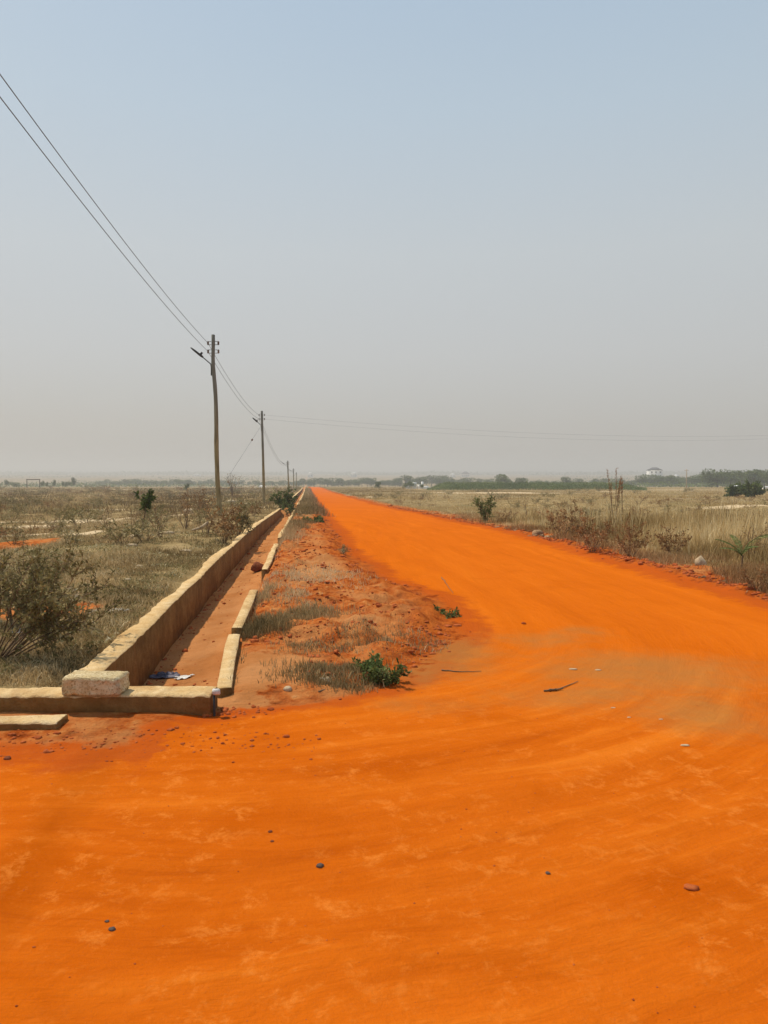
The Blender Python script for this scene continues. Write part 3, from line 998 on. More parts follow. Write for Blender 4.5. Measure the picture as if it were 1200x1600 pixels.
# earth bank
named_shrub(488, 817, 17, 'green', 'low spreading bright green bush on the bank beside the road', spread=3.2, up=.3, nstem=46, nleaf=16, lsize=.05)
named_shrub(604, 1065, 44, 'green', 'leafy green plant on the earth bank by the road bend', spread=1.5, nstem=20, ntwig=9, nleaf=11, lsize=.032, up=.6)
named_shrub(575, 1045, 30, 'green', 'smaller green plant touching the leafy green plant on the bank', spread=1.2, nstem=10, ntwig=8, nleaf=9, lsize=.028, up=.4)
named_shrub(698, 962, 20, 'green', 'small dark weed at the tip of the earth bank', spread=1.8, up=.4, nstem=12, ntwig=6, nleaf=9, lsize=.03)
named_shrub(538, 866, 18, 'olive', 'tiny dark weed beside the bank edge', spread=.5)
# right side
r_ = named_shrub(760, 816, 42, 'green', 'dark green forked shrub standing alone among straw grass', spread=.33, up=1, nstem=9, start=.1, lsize=.075, nleaf=13, ntwig=11, twl=.28)
named_shrub(1172, 777, 25, 'green', 'dark rounded tree near the right edge in front of the woods', 'tree', 'tree', nstem=16, ntwig=18, nleaf=18, spread=1.3, trunk=.25, up=.5, start=.05, lsize=.32)
named_shrub(1150, 776, 18, 'green', 'lower dark tree left of the rounded tree at the right edge', 'tree', 'tree', nstem=14, ntwig=14, nleaf=18, spread=1.4, trunk=.15, up=.45, start=.05, lsize=.3)
named_shrub(822, 806, 32, 'bare', 'thin forked dead stem in the straw grass right of the forked shrub', spread=.15, nstem=3, nleaf=2)
named_shrub(878, 840, 52, 'brush', 'reddish brown dead bush on the right verge', spread=.8)
named_shrub(925, 862, 58, 'brush', 'broad reddish brown dead bush below the tall reed', spread=.9)
named_shrub(985, 868, 54, 'brush', 'dark brown dead bush right of the tall reed', spread=.8)
named_shrub(1050, 872, 50, 'brush', 'brown brush between the tall reed and the pale rock', spread=.8)
named_shrub(1110, 838, 40, 'bare', 'spiky bare bush behind the pale rock')
named_shrub(1175, 880, 60, 'bare', 'bare dry bush under the arching palm leaves', spread=.8)
named_shrub(1190, 925, 50, 'brush', 'brown brush at the right edge of the road verge', spread=.9)

# tall reed with plume
p = G(960, 822)
rt_ = empty('tall_reed', (p[0], p[1], p[2]), 'tallest reddish reed with feathery top on the right verge', 'reed')
hh = 92 / F * p[1]
for k in range(6):
    stg = Geo(); ple = Geo()
    pts = walk((rng.normal() * .05, rng.normal() * .05, -.03), (rng.normal() * .06 + .05, rng.normal() * .05, 1), hh * rng.uniform(.65, 1.0), 8, .03, .02)
    stg.tube(pts, np.linspace(.012, .004, 9), 4)
    n = 70
    f_ = np.linspace(4.4, 7.98, n); ii = f_.astype(int)
    leaves(ple, pts[ii] + (pts[ii + 1] - pts[ii]) * (f_ - ii)[:, None], np.tile([0, 0, 1.], (n, 1)) + rng.normal(size=(n, 3)) * .55, rng.uniform(.05, .12, n), np.full(n, .016), rng.uniform(.2, 1, n))
    ple.build('plume', M['reed'], stg.build('stalk', M['twig'], rt_), tint=True)
p = G(972, 806)
hh = 78 / F * p[1]
rt_ = empty('tall_reed', (p[0], p[1], p[2]), 'slimmer pale reed just right of the tallest reddish reed', 'reed')
for k in range(4):
    stg = Geo(); ple = Geo()
    pts = walk((rng.normal() * .05, 0, -.03), (rng.normal() * .05, 0, 1), hh * rng.uniform(.7, 1.0), 8, .03, .02)
    stg.tube(pts, np.linspace(.01, .004, 9), 4)
    n = 50
    f_ = np.linspace(5, 7.98, n); ii = f_.astype(int)
    leaves(ple, pts[ii], np.tile([0, 0, 1.], (n, 1)) + rng.normal(size=(n, 3)) * .35, rng.uniform(.06, .16, n), np.full(n, .018), rng.uniform(.3, 1, n))
    ple.build('plume', M['reed'], stg.build('stalk', M['twig'], rt_), tint=True)

# young palm with arching fronds at the right edge
p = G(1158, 897)
pr = empty('young_palm', (p[0], p[1], p[2]), 'young palm with one long green frond arching out of the right edge', 'palm')
g = Geo(); g.tube(walk((0, 0, -.03), (.03, 0, 1), .34, 5, .03, 0), [.012, .012, .012, .012, .012, .011], 6)
g.build('stem', M['twig'], pr)
for az, L, el, gr in ((0.0, 1.2, 1.35, -.15), (2.8, .5, 1.25, -.03), (3.4, .45, 1.0, -.05), (1.5, .6, 1.35, -.05), (4.9, .45, 1.2, -.05), (.6, .5, 1.1, -.08)):
    fr_ = Geo()
    d = np.array([math.cos(az) * math.cos(el), math.sin(az) * math.cos(el), math.sin(el)])
    pts = [np.array([0, 0, .3])]
    for q in range(14):
        d = d + np.array([math.cos(az) * .10, math.sin(az) * .10, gr]); d /= np.linalg.norm(d); pts.append(pts[-1] + d * L / 14)
    pts = np.array(pts)
    fr_.tube(pts, np.linspace(.007, .002, 15), 4, tint=.35)
    n = 90
    f_ = np.linspace(1.2, 13.95, n); ii = f_.astype(int)
    T_ = pts[ii + 1] - pts[ii]; T_ /= np.linalg.norm(T_, axis=1)[:, None]
    S_ = np.cross(T_, [0, 0, 1.]); S_ /= np.linalg.norm(S_, axis=1)[:, None]
    sg = np.where(np.arange(n) % 2, 1, -1)[:, None]
    leaves(fr_, pts[ii] + (pts[ii + 1] - pts[ii]) * (f_ - ii)[:, None], T_ * .8 + S_ * sg * .7 - np.array([0, 0, .35]) + rng.normal(size=(n, 3)) * .05, L * .15 * np.sin(np.linspace(.5, 2.8, n)), np.full(n, .014), rng.uniform(.7, 1, n))
    fr_.build('frond', M['green'], pr, tint=True)


# scattered repeats: small shrubs across both fields
def scatter_region(n, side, y0, y1, power=1.6, margin=1.12):
    out_ = []
    while len(out_) < n:
        Y = y0 * (y1 / y0) ** (rng.uniform() ** (1 / power))
        if side < 0:
            lo, hi = -600 / F * Y * margin, -2.3 - SH * Y
        else:
            lo, hi = 7.2 - SH * Y, 600 / F * Y * margin
        if hi <= lo: continue
        out_.append((rng.uniform(lo, hi), Y))
    return out_


protos = {}
for key, kw, fm in (('olive', dict(spread=.8, nstem=9, ntwig=9, nleaf=10, lsize=.06, r0=.008), 'olive'),
                    ('brush', dict(spread=.9, nstem=9, ntwig=8, nleaf=10, lsize=.055, r0=.008), 'brush'),
                    ('bare', dict(spread=.6, nstem=7, ntwig=6, nleaf=2, lsize=.04, r0=.009), 'brush')):
    protos[key] = [shrub_geo(1.0, **kw) for _ in range(3)]
built = {}
LAB = {('olive', -1): ('olive bush scattered in the dry left field', 'olive bushes scattered over the left field'),
       ('brush', -1): ('brown dead bush scattered in the dry left field', 'brown bushes scattered over the left field'),
       ('bare', -1): ('leafless twiggy bush scattered in the dry left field', 'bare bushes scattered over the left field'),
       ('olive', 1): ('olive bush scattered in the straw field right of the road', 'olive bushes scattered over the right field'),
       ('brush', 1): ('brown dead bush scattered in the straw field right of the road', 'brown bushes scattered over the right field'),
       ('bare', 1): ('leafless twiggy bush in the straw field right of the road', 'bare bushes scattered over the right field')}


def scat(kind, side, pts, smin, smax):
    for (x, yv) in pts:
        v = random.randrange(3)
        s = random.uniform(smin, smax) * (1 + min(yv, 250) / 110)
        lab, grp = LAB[(kind, side)]
        key = (kind, v)
        if key not in built:
            stq, foq = protos[kind][v]
            built[key] = (stq.mesh('stems'), foq.mesh('foliage', tint=True))
            built[key][0].materials.append(M['twig']); built[key][1].materials.append(M['olive' if kind == 'olive' else 'brush'])
        root = empty('shrub', (x, yv, gz(x, yv) - .02), lab, 'shrub', grp, random.uniform(0, 6.28))
        root.scale = (s * random.uniform(1, 1.5), s * random.uniform(1, 1.5), s * .8)
        ob('stems', built[key][0], None, root); ob('foliage', built[key][1], None, root)


scat('olive', -1, scatter_region(80, -1, 11, 300), .45, .8)
scat('brush', -1, scatter_region(60, -1, 14, 300), .4, .8)
scat('bare', -1, scatter_region(40, -1, 9, 120), .5, .9)
scat('olive', 1, scatter_region(50, 1, 16, 200), .3, .65)
scat('brush', 1, scatter_region(55, 1, 15, 90), .35, .6)
scat('bare', 1, scatter_region(30, 1, 16, 100), .4, .7)

# ------------------------------------------------------------------ grass (nobody could count it)
def tufts(geo, x, y, nb, hmin, hmax, wd, tint0, tspread, leanmax=.6, rad=.06):
    n = len(x)
    X = np.repeat(x, nb) + rng.normal(size=n * nb) * rad
    Y = np.repeat(y, nb) + rng.normal(size=n * nb) * rad
    Z = ground_h(X, Y) - .01
    H = np.repeat(rng.uniform(hmin, hmax, n), nb) * rng.uniform(.5, 1.1, n * nb)
    W = wd * rng.uniform(.6, 1.4, n * nb) * (1 + np.clip(Y, 0, 400) / 25)
    t = np.clip(np.repeat(tint0 + tspread * rng.normal(size=n) + .75 * fbm(x * 5 / (5 + y * .35), y * 2.5 / (5 + y * .35), 401, 3), nb) + rng.normal(size=n * nb) * .12, 0, 1)
    blades(geo, np.stack([X, Y, Z], -1), H, W, rng.uniform(0, 2 * np.pi, n * nb), rng.uniform(.1, leanmax, n * nb), t)


def field_pts(n, side, y0, y1, keep, umin=None):
    Y = np.exp(rng.uniform(np.log(y0), np.log(y1), n * 6))
    # weight to area
    wgt = rng.uniform(size=len(Y)) < np.clip((Y / y1) ** .6 * 1.4, .12, 1)
    Y = Y[wgt]
    m = 1.12
    if side < 0:
        lo, hi = -600 / F * Y * m - .4, (umin if umin is not None else -1.95) - SH * Y
    else:
        lo, hi = (umin if umin is not None else 6.7) - SH * Y, 600 / F * Y * m + .3
    ok = hi > lo
    Y, lo, hi = Y[ok], lo[ok], hi[ok]
    X = lo + (hi - lo) * rng.uniform(size=len(Y))
    k = keep(X, Y)
    X, Y = X[k], Y[k]
    return X[:n], Y[:n]


def bare_mask(X, Y):
    b_ = np.zeros(len(X))
    for (px, py, rx, ry) in [(12, 853, 1.6, 2.2), (105, 955, .55, .7), (20, 960, .5, .6), (130, 815, 5.5, 1.3)] + PALE:
        b_ = np.maximum(b_, patch(X, Y, px, py, rx, ry))
    return b_


def keepL(X, Y):
    return (bare_mask(X, Y) < .45) & (fbm(X * .6, Y * .6, 101) + .04 > rng.uniform(-.1, .5, len(X)))


def keepR(X, Y):
    return (fbm(X * .5, Y * .4, 111) + .25 > rng.uniform(-.1, .5, len(X))) & (road_sdf(X, Y) < -.1) & (bare_mask(X, Y) < .5)


g = Geo()
x, y = field_pts(7500, -1, 5.6, 14, keepL)
tufts(g, x, y, 10, .03, .13, .005, .45, .25, leanmax=1.15)
x, y = field_pts(9000, -1, 13, 48, keepL)
tufts(g, x, y, 8, .05, .20, .006, .45, .25, rad=.12, leanmax=1.1)
x, y = field_pts(9000, -1, 45, 320, keepL)
tufts(g, x, y, 7, .12, .5, .012, .27, .22, rad=.6, leanmax=.8)
tag(g.build('dry_grass', M['drygrass'], tint=True), 'low olive and tan dry grass covering the field left of the drain', 'grass', kind='stuff')
# low leafy ground cover near the beam and drain
g = Geo()
x, y = field_pts(26000, -1, 5.55, 22, lambda X, Y: (bare_mask(X, Y) < .5) & (fbm(X * 1.1, Y * 1.1, 131) > -.12))
n = len(x)
z = ground_h(x, y) + rng.uniform(0, .1, n) * (0.6 + fbm(x * 2, y * 2, 77))
leaves(g, np.stack([x, y, z], -1), rng.normal(size=(n, 3)) + (0, 0, .6), rng.uniform(.02, .045, n), rng.uniform(.008, .016, n) * (1 + y / 14), np.clip(.5 + .9 * fbm(x * 1.5, y * 1.5, 9) + rng.normal(size=n) * .2, 0, 1))
tag(g.build('ground_cover', M['olive'], tint=True), 'low leafy weeds between the dry grass left of the drain', 'weeds', kind='stuff')

g = Geo()
x, y = field_pts(7000, 1, 9.5, 32, keepR)
uu = x + SH * y
hgt = np.clip((uu - 6.2) / 2.2, .15, 1) * np.clip(.52 + 1.2 * fbm(x * .5, y * .4, 333, 2), .1, 1.0)
n = len(x); nb = 9
X = np.repeat(x, nb) + rng.normal(size=n * nb) * .09; Y = np.repeat(y, nb) + rng.normal(size=n * nb) * .09
H = np.repeat(hgt * rng.uniform(.25, .85, n), nb) * rng.uniform(.5, 1.15, n * nb)
blades(g, np.stack([X, Y, ground_h(X, Y) - .01], -1), H, .007 * rng.uniform(.6, 1.4, n * nb) * (1 + Y / 22), rng.uniform(0, 6.28, n * nb), rng.uniform(.05, .5, n * nb),
       np.clip(np.repeat(.42 + .2 * rng.normal(size=n) + .8 * fbm(x * .9, y * .5, 402, 3), nb) + rng.normal(size=n * nb) * .12, 0, 1))
x, y = field_pts(7000, 1, 30, 90, keepR)
tufts(g, x, y, 8, .05, .22, .006, .5, .25, rad=.3, leanmax=.9)
x, y = field_pts(9000, 1, 85, 330, keepR)
tufts(g, x, y, 8, .1, .35, .010, .5, .2, rad=.8)
# tall pale stalks
x, y = field_pts(900, 1, 15, 34, lambda X, Y: (X + SH * Y > 7.6) & (fbm(X * .35, Y * .3, 171) > -.05))
n = len(x)
blades(g, np.stack([x, y, ground_h(x, y)], -1), rng.uniform(.45, 1.15, n), .011 * rng.uniform(.7, 1.3, n) * (1 + y / 50), rng.uniform(0, 6.28, n), rng.uniform(.02, .35, n), rng.uniform(.6, 1, n))
tag(g.build('straw_grass', M['strawgrass'], tint=True), 'tall straw coloured grass filling the field right of the road', 'grass', kind='stuff')
# short brown brush along the verge
g = Geo()
x, y = field_pts(12000, 1, 9.0, 40, lambda X, Y: (X + SH * Y < 11) & (fbm(X * .7, Y * .7, 141) > -.14) & (road_sdf(X, Y) < -.12), umin=6.3)
n = len(x); nb = 6
k = fbm(x * 1.5, y * 1.2, 145) > -.05
x, y = x[k], y[k]; n = len(x)
tufts(g, x, y, nb, .04, .26, .006, .5, .2, rad=.1, leanmax=.9)
tag(g.build('verge_brush', M['brush'], tint=True), 'low tangled brown brush along the right road verge', 'brush', kind='stuff')

# grass on the earth bank
g = Geo()
def bankgrass(px, py, rx, ry, n, h0, h1, t0, nb=8):
    c = G(px, py)
    x = c[0] + rng.normal(size=n) * rx * .5; y = c[1] + rng.normal(size=n) * ry * .5
    uu_ = x + SH * y
    k = (uu_ > -.66) & (road_sdf(x, y) < -.02)
    tufts(g, x[k], y[k], nb, h0, h1, .005, t0, .15, rad=.05)


for a in [(400, 985, .32, .30, 420, .06, .16, .25), (470, 968, .40, .3, 380, .05, .13, .4), (365, 1000, .08, .2, 90, .08, .16, .2), (500, 1050, .35, .3, 260, .03, .1, .55),
          (600, 1060, .5, .3, 300, .03, .10, .35), (450, 900, .5, .8, 160, .04, .12, .5), (520, 900, .6, .8, 140, .04, .1, .6), (440, 850, .4, 2.5, 350, .08, .22, .4),
          (455, 825, .5, 4, 500, .1, .28, .4), (480, 800, 1.0, 8, 600, .1, .3, .45), (475, 785, 1.0, 14, 600, .15, .5, .35), (560, 1000, .4, .4, 90, .03, .1, .6),
          (450, 930, .3, .5, 120, .04, .1, .5), (640, 1010, .4, .5, 120, .03, .08, .5), (540, 1075, .4, .12, 130, .03, .09, .4), (410, 935, .12, .6, 120, .06, .16, .4),
          (478, 1010, .3, .3, 90, .03, .09, .6)]:
    bankgrass(*a)
for a in [(300, 1000, 0, 0, 0, 0, 0, 0)]:
    n = 700
    y = 5.6 + rng.uniform(0, 1, n) ** 1.4 * 34; uu_ = -1.80 + rng.normal(size=n) * .05
    kk = (fbm(y * .9, y * 0, 505) > -.02) & (uu_ < -1.745)
    tufts(g, (uu_ - SH * y)[kk], y[kk], 7, .08, .22, .005, .4, .2, rad=.03, leanmax=1.0)
    n = 420
    y = 5.7 + rng.uniform(0, 1, n) * 26; uu_ = -.64 + rng.normal(size=n) * .03
    kk = (fbm(y * .8, y * 0, 506) > .05) & (uu_ > -.675)
    tufts(g, (uu_ - SH * y)[kk], y[kk], 6, .05, .15, .005, .4, .2, rad=.02)
# far bank
n = 1700
y = np.exp(rng.uniform(np.log(35), np.log(280), n)); uu_ = rng.uniform(-.6, .9, n)
tufts(g, uu_ - SH * y, y, 7, .1, .4, .008, .4, .2, rad=.2)
tag(g.build('bank_grass', M['drygrass'], tint=True), 'patchy dry grass on the earth bank between drain and road', 'grass', kind='stuff')

# ------------------------------------------------------------------ clods and stones
def ico():
    import bmesh
    bm = bmesh.new(); bmesh.ops.create_icosphere(bm, subdivisions=2, radius=1)
    V = np.array([v.co[:] for v in bm.verts]); T = np.array([[v.index for v in f.verts] for f in bm.faces]); bm.free()
    return V, T


IV, IT = ico()


def clods(geo, x, y, size, sink=.35, flat=.65):
    n = len(x); size = np.minimum(size, .034 + .012 * (y > 12) * y / 12); z = ground_h(x, y)
    sx = size * rng.uniform(.7, 1.4, n); sy = size * rng.uniform(.7, 1.4, n); sz = size * flat * rng.uniform(.6, 1.2, n)
    nz = 1 + .6 * rng.uniform(-1, 1, (n, len(IV)))
    nz = .5 * nz + .5 * (1 + .5 * vnoise(IV[None, :, 0] * 1.5 + rng.uniform(0, 90, n)[:, None], IV[None, :, 1] * 1.5 + IV[None, :, 2] * 1.7, 3))
    Vv = IV[None] * nz[..., None] * np.stack([sx, sy, sz], -1)[:, None]
    Vv = Vv + np.stack([x, y, z + sz * (1 - 2 * sink) * .5], -1)[:, None]
    T = (IT[None] + (np.arange(n) * len(IV))[:, None, None]).reshape(-1, 3)
    geo.add(Vv.reshape(-1, 3), None, T)


g = Geo()
# bank clods
n = 12000
y = 5.3 + rng.uniform(0, 1, n) ** 1.4 * 30; uu_ = rng.uniform(-.62, 2.0, n); x = uu_ - SH * y
k = (road_sdf(x, y) < .02) & (fbm(x * 1.6, y * 1.6, 201) > -.02) & ~((x + SH * y < .0) & (y < 7.2))
clods(g, x[k], y[k], rng.exponential(.007, k.sum()) + .004)
# road-edge crumbs
n = 2600
y = 4.5 + rng.uniform(0, 1, n) ** 1.3 * 45
x = rng.uniform(-1.5, 8.2, n) - SH * y
rsd = road_sdf(x, y)
k = (abs(rsd + .12) < .3) & (x + SH * y > -.7)
clods(g, x[k], y[k], rng.exponential(.008, k.sum()) * sst(4, 9, y[k]) + rng.exponential(.002, k.sum()) + .003)
# right verge
n = 3200
y = 8 + rng.uniform(0, 1, n) ** 1.3 * 50; x = 6.0 + rng.exponential(.30, n) - SH * y
k = road_sdf(x, y) < 0
clods(g, x[k], y[k], rng.exponential(.012, k.sum()) + .007)
# in front of the beam
n = 420
x = rng.uniform(-3, -.4, n); y = 4.72 + rng.normal(size=n) * .14
clods(g, x, y, rng.exponential(.0035, n) + .002)
c = G(345, 1112); n = 110
clods(g, c[0] + rng.normal(size=n) * .14, c[1] + rng.normal(size=n) * .06, rng.exponential(.006, n) + .003)
# loose crumbs all over the road
n = 2600
x = rng.uniform(-3, 5, n); y = rng.uniform(1.8, 11, n)
k = road_sdf(x, y) > .2
clods(g, x[k], y[k], np.minimum(rng.exponential(.0010, k.sum()) + .0010, .0045), sink=.3)
n = 900
y = 5.6 + rng.uniform(0, 1, n) ** 1.5 * 22; uu_ = np.where(rng.uniform(size=n) < .6, -1.58 + rng.exponential(.06, n), rng.uniform(-1.58, -.82, n))
clods(g, uu_ - SH * y, y, rng.exponential(.006, n) + .003)
tag(g.build('soil_clods', M['soilclod'], smooth=False), 'loose red earth clods and crumbs along the road edges and bank', 'soil clods', kind='stuff')

g = Geo()
for (px, py, n, sp, s) in [(800, 830, 130, .6, .06), (770, 824, 60, .5, .05), (835, 838, 90, .4, .06), (1110, 880, 30, .5, .05), (1150, 900, 26, .5, .04), (1060, 900, 22, .4, .03)]:
    c = G(px, py)
    x = c[0] + rng.normal(size=n) * sp; y = c[1] + rng.normal(size=n) * sp * .6
    kk = road_sdf(x, y) < 0
    x, y = x[kk], y[kk]
    clods(g, x, y, rng.exponential(s * .35, len(x)) + s * .2, sink=.3, flat=.7)
tag(g.build('spoil_clods', M['brownclod'], smooth=False), 'heaped brown earth lumps on the right verge', 'soil clods', kind='stuff')


def rock(px, py, size, mat, label, name='rock', cat='rock', sc=(1, .8, .6), rz=0, dz=.35, at=None, sharp=.4):
    p = G(px, py) if at is None else np.array(at)
    v = IV * (1 + sharp * rng.uniform(-.5, .5, len(IV)))[:, None]
    v = v * np.array(sc) * size
    g_ = Geo(); g_.add(v, None, IT)
    o = g_.build(name, M[mat])
    o.location = (p[0], p[1], p[2] + size * sc[2] * dz); o.rotation_euler = (0, 0, rz)
    return tag(o, label, cat)


rock(402, 893, .13, 'brownrock', 'brown laterite rock perched on the right drain wall', sc=(1, .9, .85), dz=.8)
rock(1095, 884, .13, 'palestone', 'pale upright rock on the right verge among brown brush', sc=(.75, .6, .85), dz=.3, sharp=.8)
rock(840, 836, .17, 'brownclod', 'pale brown boulder in the earth heap on the right verge', sc=(1, .8, .7))
rock(500, 1354, .017, 'greystone', 'smooth grey pebble in the middle of the orange road', 'pebble', 'pebble')
rock(175, 1453, .013, 'greystone', 'dark pebble on the orange road near the lower left corner', 'pebble', 'pebble')
rock(167, 1440, .008, 'greystone', 'tiny dark pebble just behind the dark pebble at lower left', 'pebble', 'pebble')
rock(1080, 1388, .03, 'soilclod', 'low red clod pressed into the road near the right edge', 'soil_clod', 'clod', sc=(1, .7, .35))
rock(818, 975, .028, 'soilclod', 'small brown clod on the road beyond the dust patch', 'soil_clod', 'clod')
rock(856, 1365, .011, 'greystone', 'tiny bluish pebble on the road right of the grey pebble', 'pebble', 'pebble')
rock(422, 1300, .011, 'brownrock', 'tiny brown pebble on the road behind the grey pebble', 'pebble', 'pebble')
rock(425, 1315, .009, 'brownrock', 'tiny brown crumb just below the tiny brown pebble', 'pebble', 'pebble')
rock(12, 1186, .022, 'brownrock', 'dark red lump at the left edge below the kerb piece', 'soil_clod', 'clod')
rock(450, 1078, .035, 'palestone', 'small pale stone on the pink sand of the bank', 'rock', 'rock')
rock(378, 870 + 20, .05, 'brownrock', 'dark small stone beside the brown laterite rock', 'rock', 'rock')
rock(511, 1062, .03, 'palestone', 'whitish pebble at the foot of the bank grass', 'pebble', 'pebble')
for (px, py, s, lab) in [(895, 1046, .028, 'flat white chip beside the dust patch on the road'), (935, 1047, .022, 'white chip right of the flat white chip on the dust patch'), (958, 1106, .014, 'tiny white chip below the dust patch'),
                         (983, 1121, .012, 'tiniest white chip below the dust patch'), (1070, 1165, .022, 'pale flat chip on the road right of the other white chips'), (1033, 1124, .012, 'pale speck of stone at the edge of the dust patch')]:
    rock(px, py, s, 'palestone', lab, 'stone_chip', 'stone chip', sc=(1.3, .7, .25))
# stones and rubble in the left field
for (px, py, s, sc, lab) in [(215, 841, .16, (1.2, .7, .5), 'white stone in the left field below the green sapling'), (206, 853, .10, (1.2, .7, .4), 'flat white stone just below the white stone in the left field'),
                             (290, 862, .10, (1.3, .7, .4), 'white stone near the tall drain wall'), (193, 880, .06, (1.3, .7, .4), 'small pale stone in the left field grass'),
                             (218, 887, .08, (1, .7, .5), 'pinkish stone in the left field grass'), (264, 834, .13, (1.2, .7, .45), 'pale stone under the bare twiggy shrub'),
                             (295, 803, .28, (1, .8, .8), 'pale earth lump left of the nearest pole'), (200, 907, .05, (1.2, .7, .5), 'little white stone in the grass above the plastic sheet'),
                             (360, 786, .5, (1.1, .8, .5), 'whitish boulder between the two nearest poles')]:
    rock(px, py, s, 'palestone', lab, sc=sc)
# pale log
p0, p1 = G(299, 832), G(319, 826)
g = Geo(); c = (p0 + p1) / 2
pp = walk((0, 0, .06), (1, .15, .25), .55, 6, .08, .05)
g.tube(pp, [.02, .035, .04, .045, .05, .06, .03], 7)
o = g.build('fallen_log', M['palestone'], smooth=True); o.location = tuple(p0)
tag(o, 'pale fallen log lying in the left field near the nearest pole', 'log')


def crumple(name, px, py, sx, sy, h, mat, label, cat, rz=0, z=None, seed=0):
    n = 14
    a, b = np.meshgrid(np.linspace(-1, 1, n), np.linspace(-1, 1, n))
    rr = 1 + .5 * fbm(np.arctan2(b, a) * 1.2 + 5, a * 0 + seed, seed, 3)
    X = a * sx * rr; Y = b * sy * rr
    Z = h * np.abs(fbm(a * 2.2 + seed, b * 2.2, seed + 5, 4)) * 1.8 * (1.1 - .6 * np.maximum(abs(a), abs(b))) + .006
    idx = np.arange(n * n).reshape(n, n)
    q = np.stack([idx[:-1, :-1], idx[:-1, 1:], idx[1:, 1:], idx[1:, :-1]], -1).reshape(-1, 4)
    p = G(px, py)
    wx = X * math.cos(rz) - Y * math.sin(rz) + p[0]; wy = X * math.sin(rz) + Y * math.cos(rz) + p[1]
    gzv = ground_h(wx, wy)
    lz = gzv - p[2] + Z
    me = npmesh(name, np.stack([(wx - p[0]), (wy - p[1]), lz], -1).reshape(-1, 3), [q])
    o = ob(name, me, M[mat]); o.location = tuple(p)
    so = o.modifiers.new('thickness', 'SOLIDIFY'); so.thickness = .003; so.offset = 1
    return tag(o, label, cat)


crumple('plastic_sheet', 185, 955, .11, .07, .05, 'plastic', 'bluish white crumpled plastic sheet on the left field grass', 'litter', .2, seed=2)
crumple('plastic_scrap', 146, 958, .06, .05, .05, 'plastic', 'small white plastic scrap beside the orange soil patch', 'litter', .5, seed=3)
crumple('plastic_scrap', 27, 990, .06, .05, .04, 'plastic', 'white plastic scrap below the large leaning shrub', 'litter', .5, seed=4)
crumple('cloth_rag', 262, 1058, .13, .09, .06, 'blueplastic', 'dark blue rag lying on the drain floor near the beam', 'litter', .1, seed=6)
crumple('plastic_bag', 288, 1060, .09, .055, .035, 'plastic', 'torn white bag beside the dark blue rag in the drain', 'litter', -.3, seed=7)
crumple('plastic_scrap', 510, 1066, .04, .03, .03, 'plastic', 'white plastic scrap by the grass at the foot of the bank', 'litter', .5, seed=8)

# sticks
def stick(pts_px, r, label, mat='twig'):
    pts = np.array([G(*q) for q in pts_px]); pts[:, 2] += r * 1.2
    t = np.linspace(0, len(pts) - 1, 10)
    pp = np.stack([np.interp(t, np.arange(len(pts)), pts[:, k]) for k in range(3)], -1)
    pp[1:-1] += rng.normal(size=(8, 3)) * r * .6 * np.array([1, 1, .3])
    g_ = Geo(); g_.tube(pp, np.linspace(r, r * .4, 10), 6)
    return tag(g_.build('stick', M[mat], smooth=True), label, 'stick')


stick([(850, 1081), (872, 1079), (903, 1066)], .007, 'dark bent stick lying on the road by the dust patch')
stick([(858, 1081), (880, 1078)], .010, 'thicker stub of stick under the dark bent stick')
stick([(690, 1048), (720, 1051), (752, 1050)], .006, 'thin straight stick on the road right of the green plant')
stick([(1128, 868), (1160, 871), (1205, 867)], .022, 'pale dry branch lying on the verge below the palm', 'palestone')
stick([(1085, 826), (1100, 845), (1125, 858)], .02, 'pale slanting dead branch in the grass above the pale rock', 'palestone')
stick([(0, 1010), (40, 965)], .01, 'bare stick on the ground under the large leaning shrub')
stick([(498, 1082), (525, 1072), (560, 1076)], .006, 'thin dead twig on the sand at the bank foot')
stick([(505, 1062), (540, 1052)], .006, 'thin dry twig on the bank below the smaller green plant')
stick([(690, 903), (708, 928)], .008, 'dark twig on the road beside the small dark weed')

# ------------------------------------------------------------------ distant trees, hedge, buildings
def crown_tree(h, wd, n, lsz, seed):
    tr = Geo(); cr_ = Geo()
    tp = walk((0, 0, -.3), (0.05, 0, 1), h * .5, 5, .08, .05)
    tr.tube(tp, np.linspace(h * .035, h * .018, 6), 6)
    nb = 9
    cs = []
    for k in range(nb):
        a = rng.uniform(0, 6.28); r = wd * .5 * rng.uniform(.1, .8)
        c = np.array([math.cos(a) * r, math.sin(a) * r, h * rng.uniform(.30, .88)])
        cs.append((c, wd * rng.uniform(.16, .30)))
        tr.tube(np.array([tp[-2], (tp[-2] + c) / 2 + (0, 0, h * .03), c]), [h * .014, h * .010, h * .005], 4)
    for c, r in cs:
        m = n // nb
        v = rng.normal(size=(m, 3)); v /= np.linalg.norm(v, axis=1)[:, None]
        v *= (rng.uniform(.35, 1, m) ** .5)[:, None] * np.array([1, 1, .75])
        leaves(cr_, c + v * r, v + rng.normal(size=(m, 3)) * .6, lsz * rng.uniform(.6, 1.3, m), lsz * .6 * rng.uniform(.6, 1.3, m), np.clip(.45 + rng.normal() * .12 + rng.normal(size=m) * .18, 0, 1))
    return tr, cr_


TREE = []
for s in range(5):
    tr, cr_ = crown_tree(5.0, rng.uniform(5, 7.5), 1400, .42, s)
    a, b = tr.mesh('trunk'), cr_.mesh('crown', tint=True)
    a.materials.append(M['bark']); b.materials.append(M['green'])
    TREE.append((a, b))


def far_tree(x, y, h, wscale, label, group):
    a, b = random.choice(TREE)
    root = empty('tree', (x, y, gz(x, y)), label, 'tree', group, random.uniform(0, 6.28))
    s = h / 5.0
    root.scale = (s * wscale, s * wscale, s)
    ob('trunk', a, None, root); ob('crown', b, None, root)
    return root


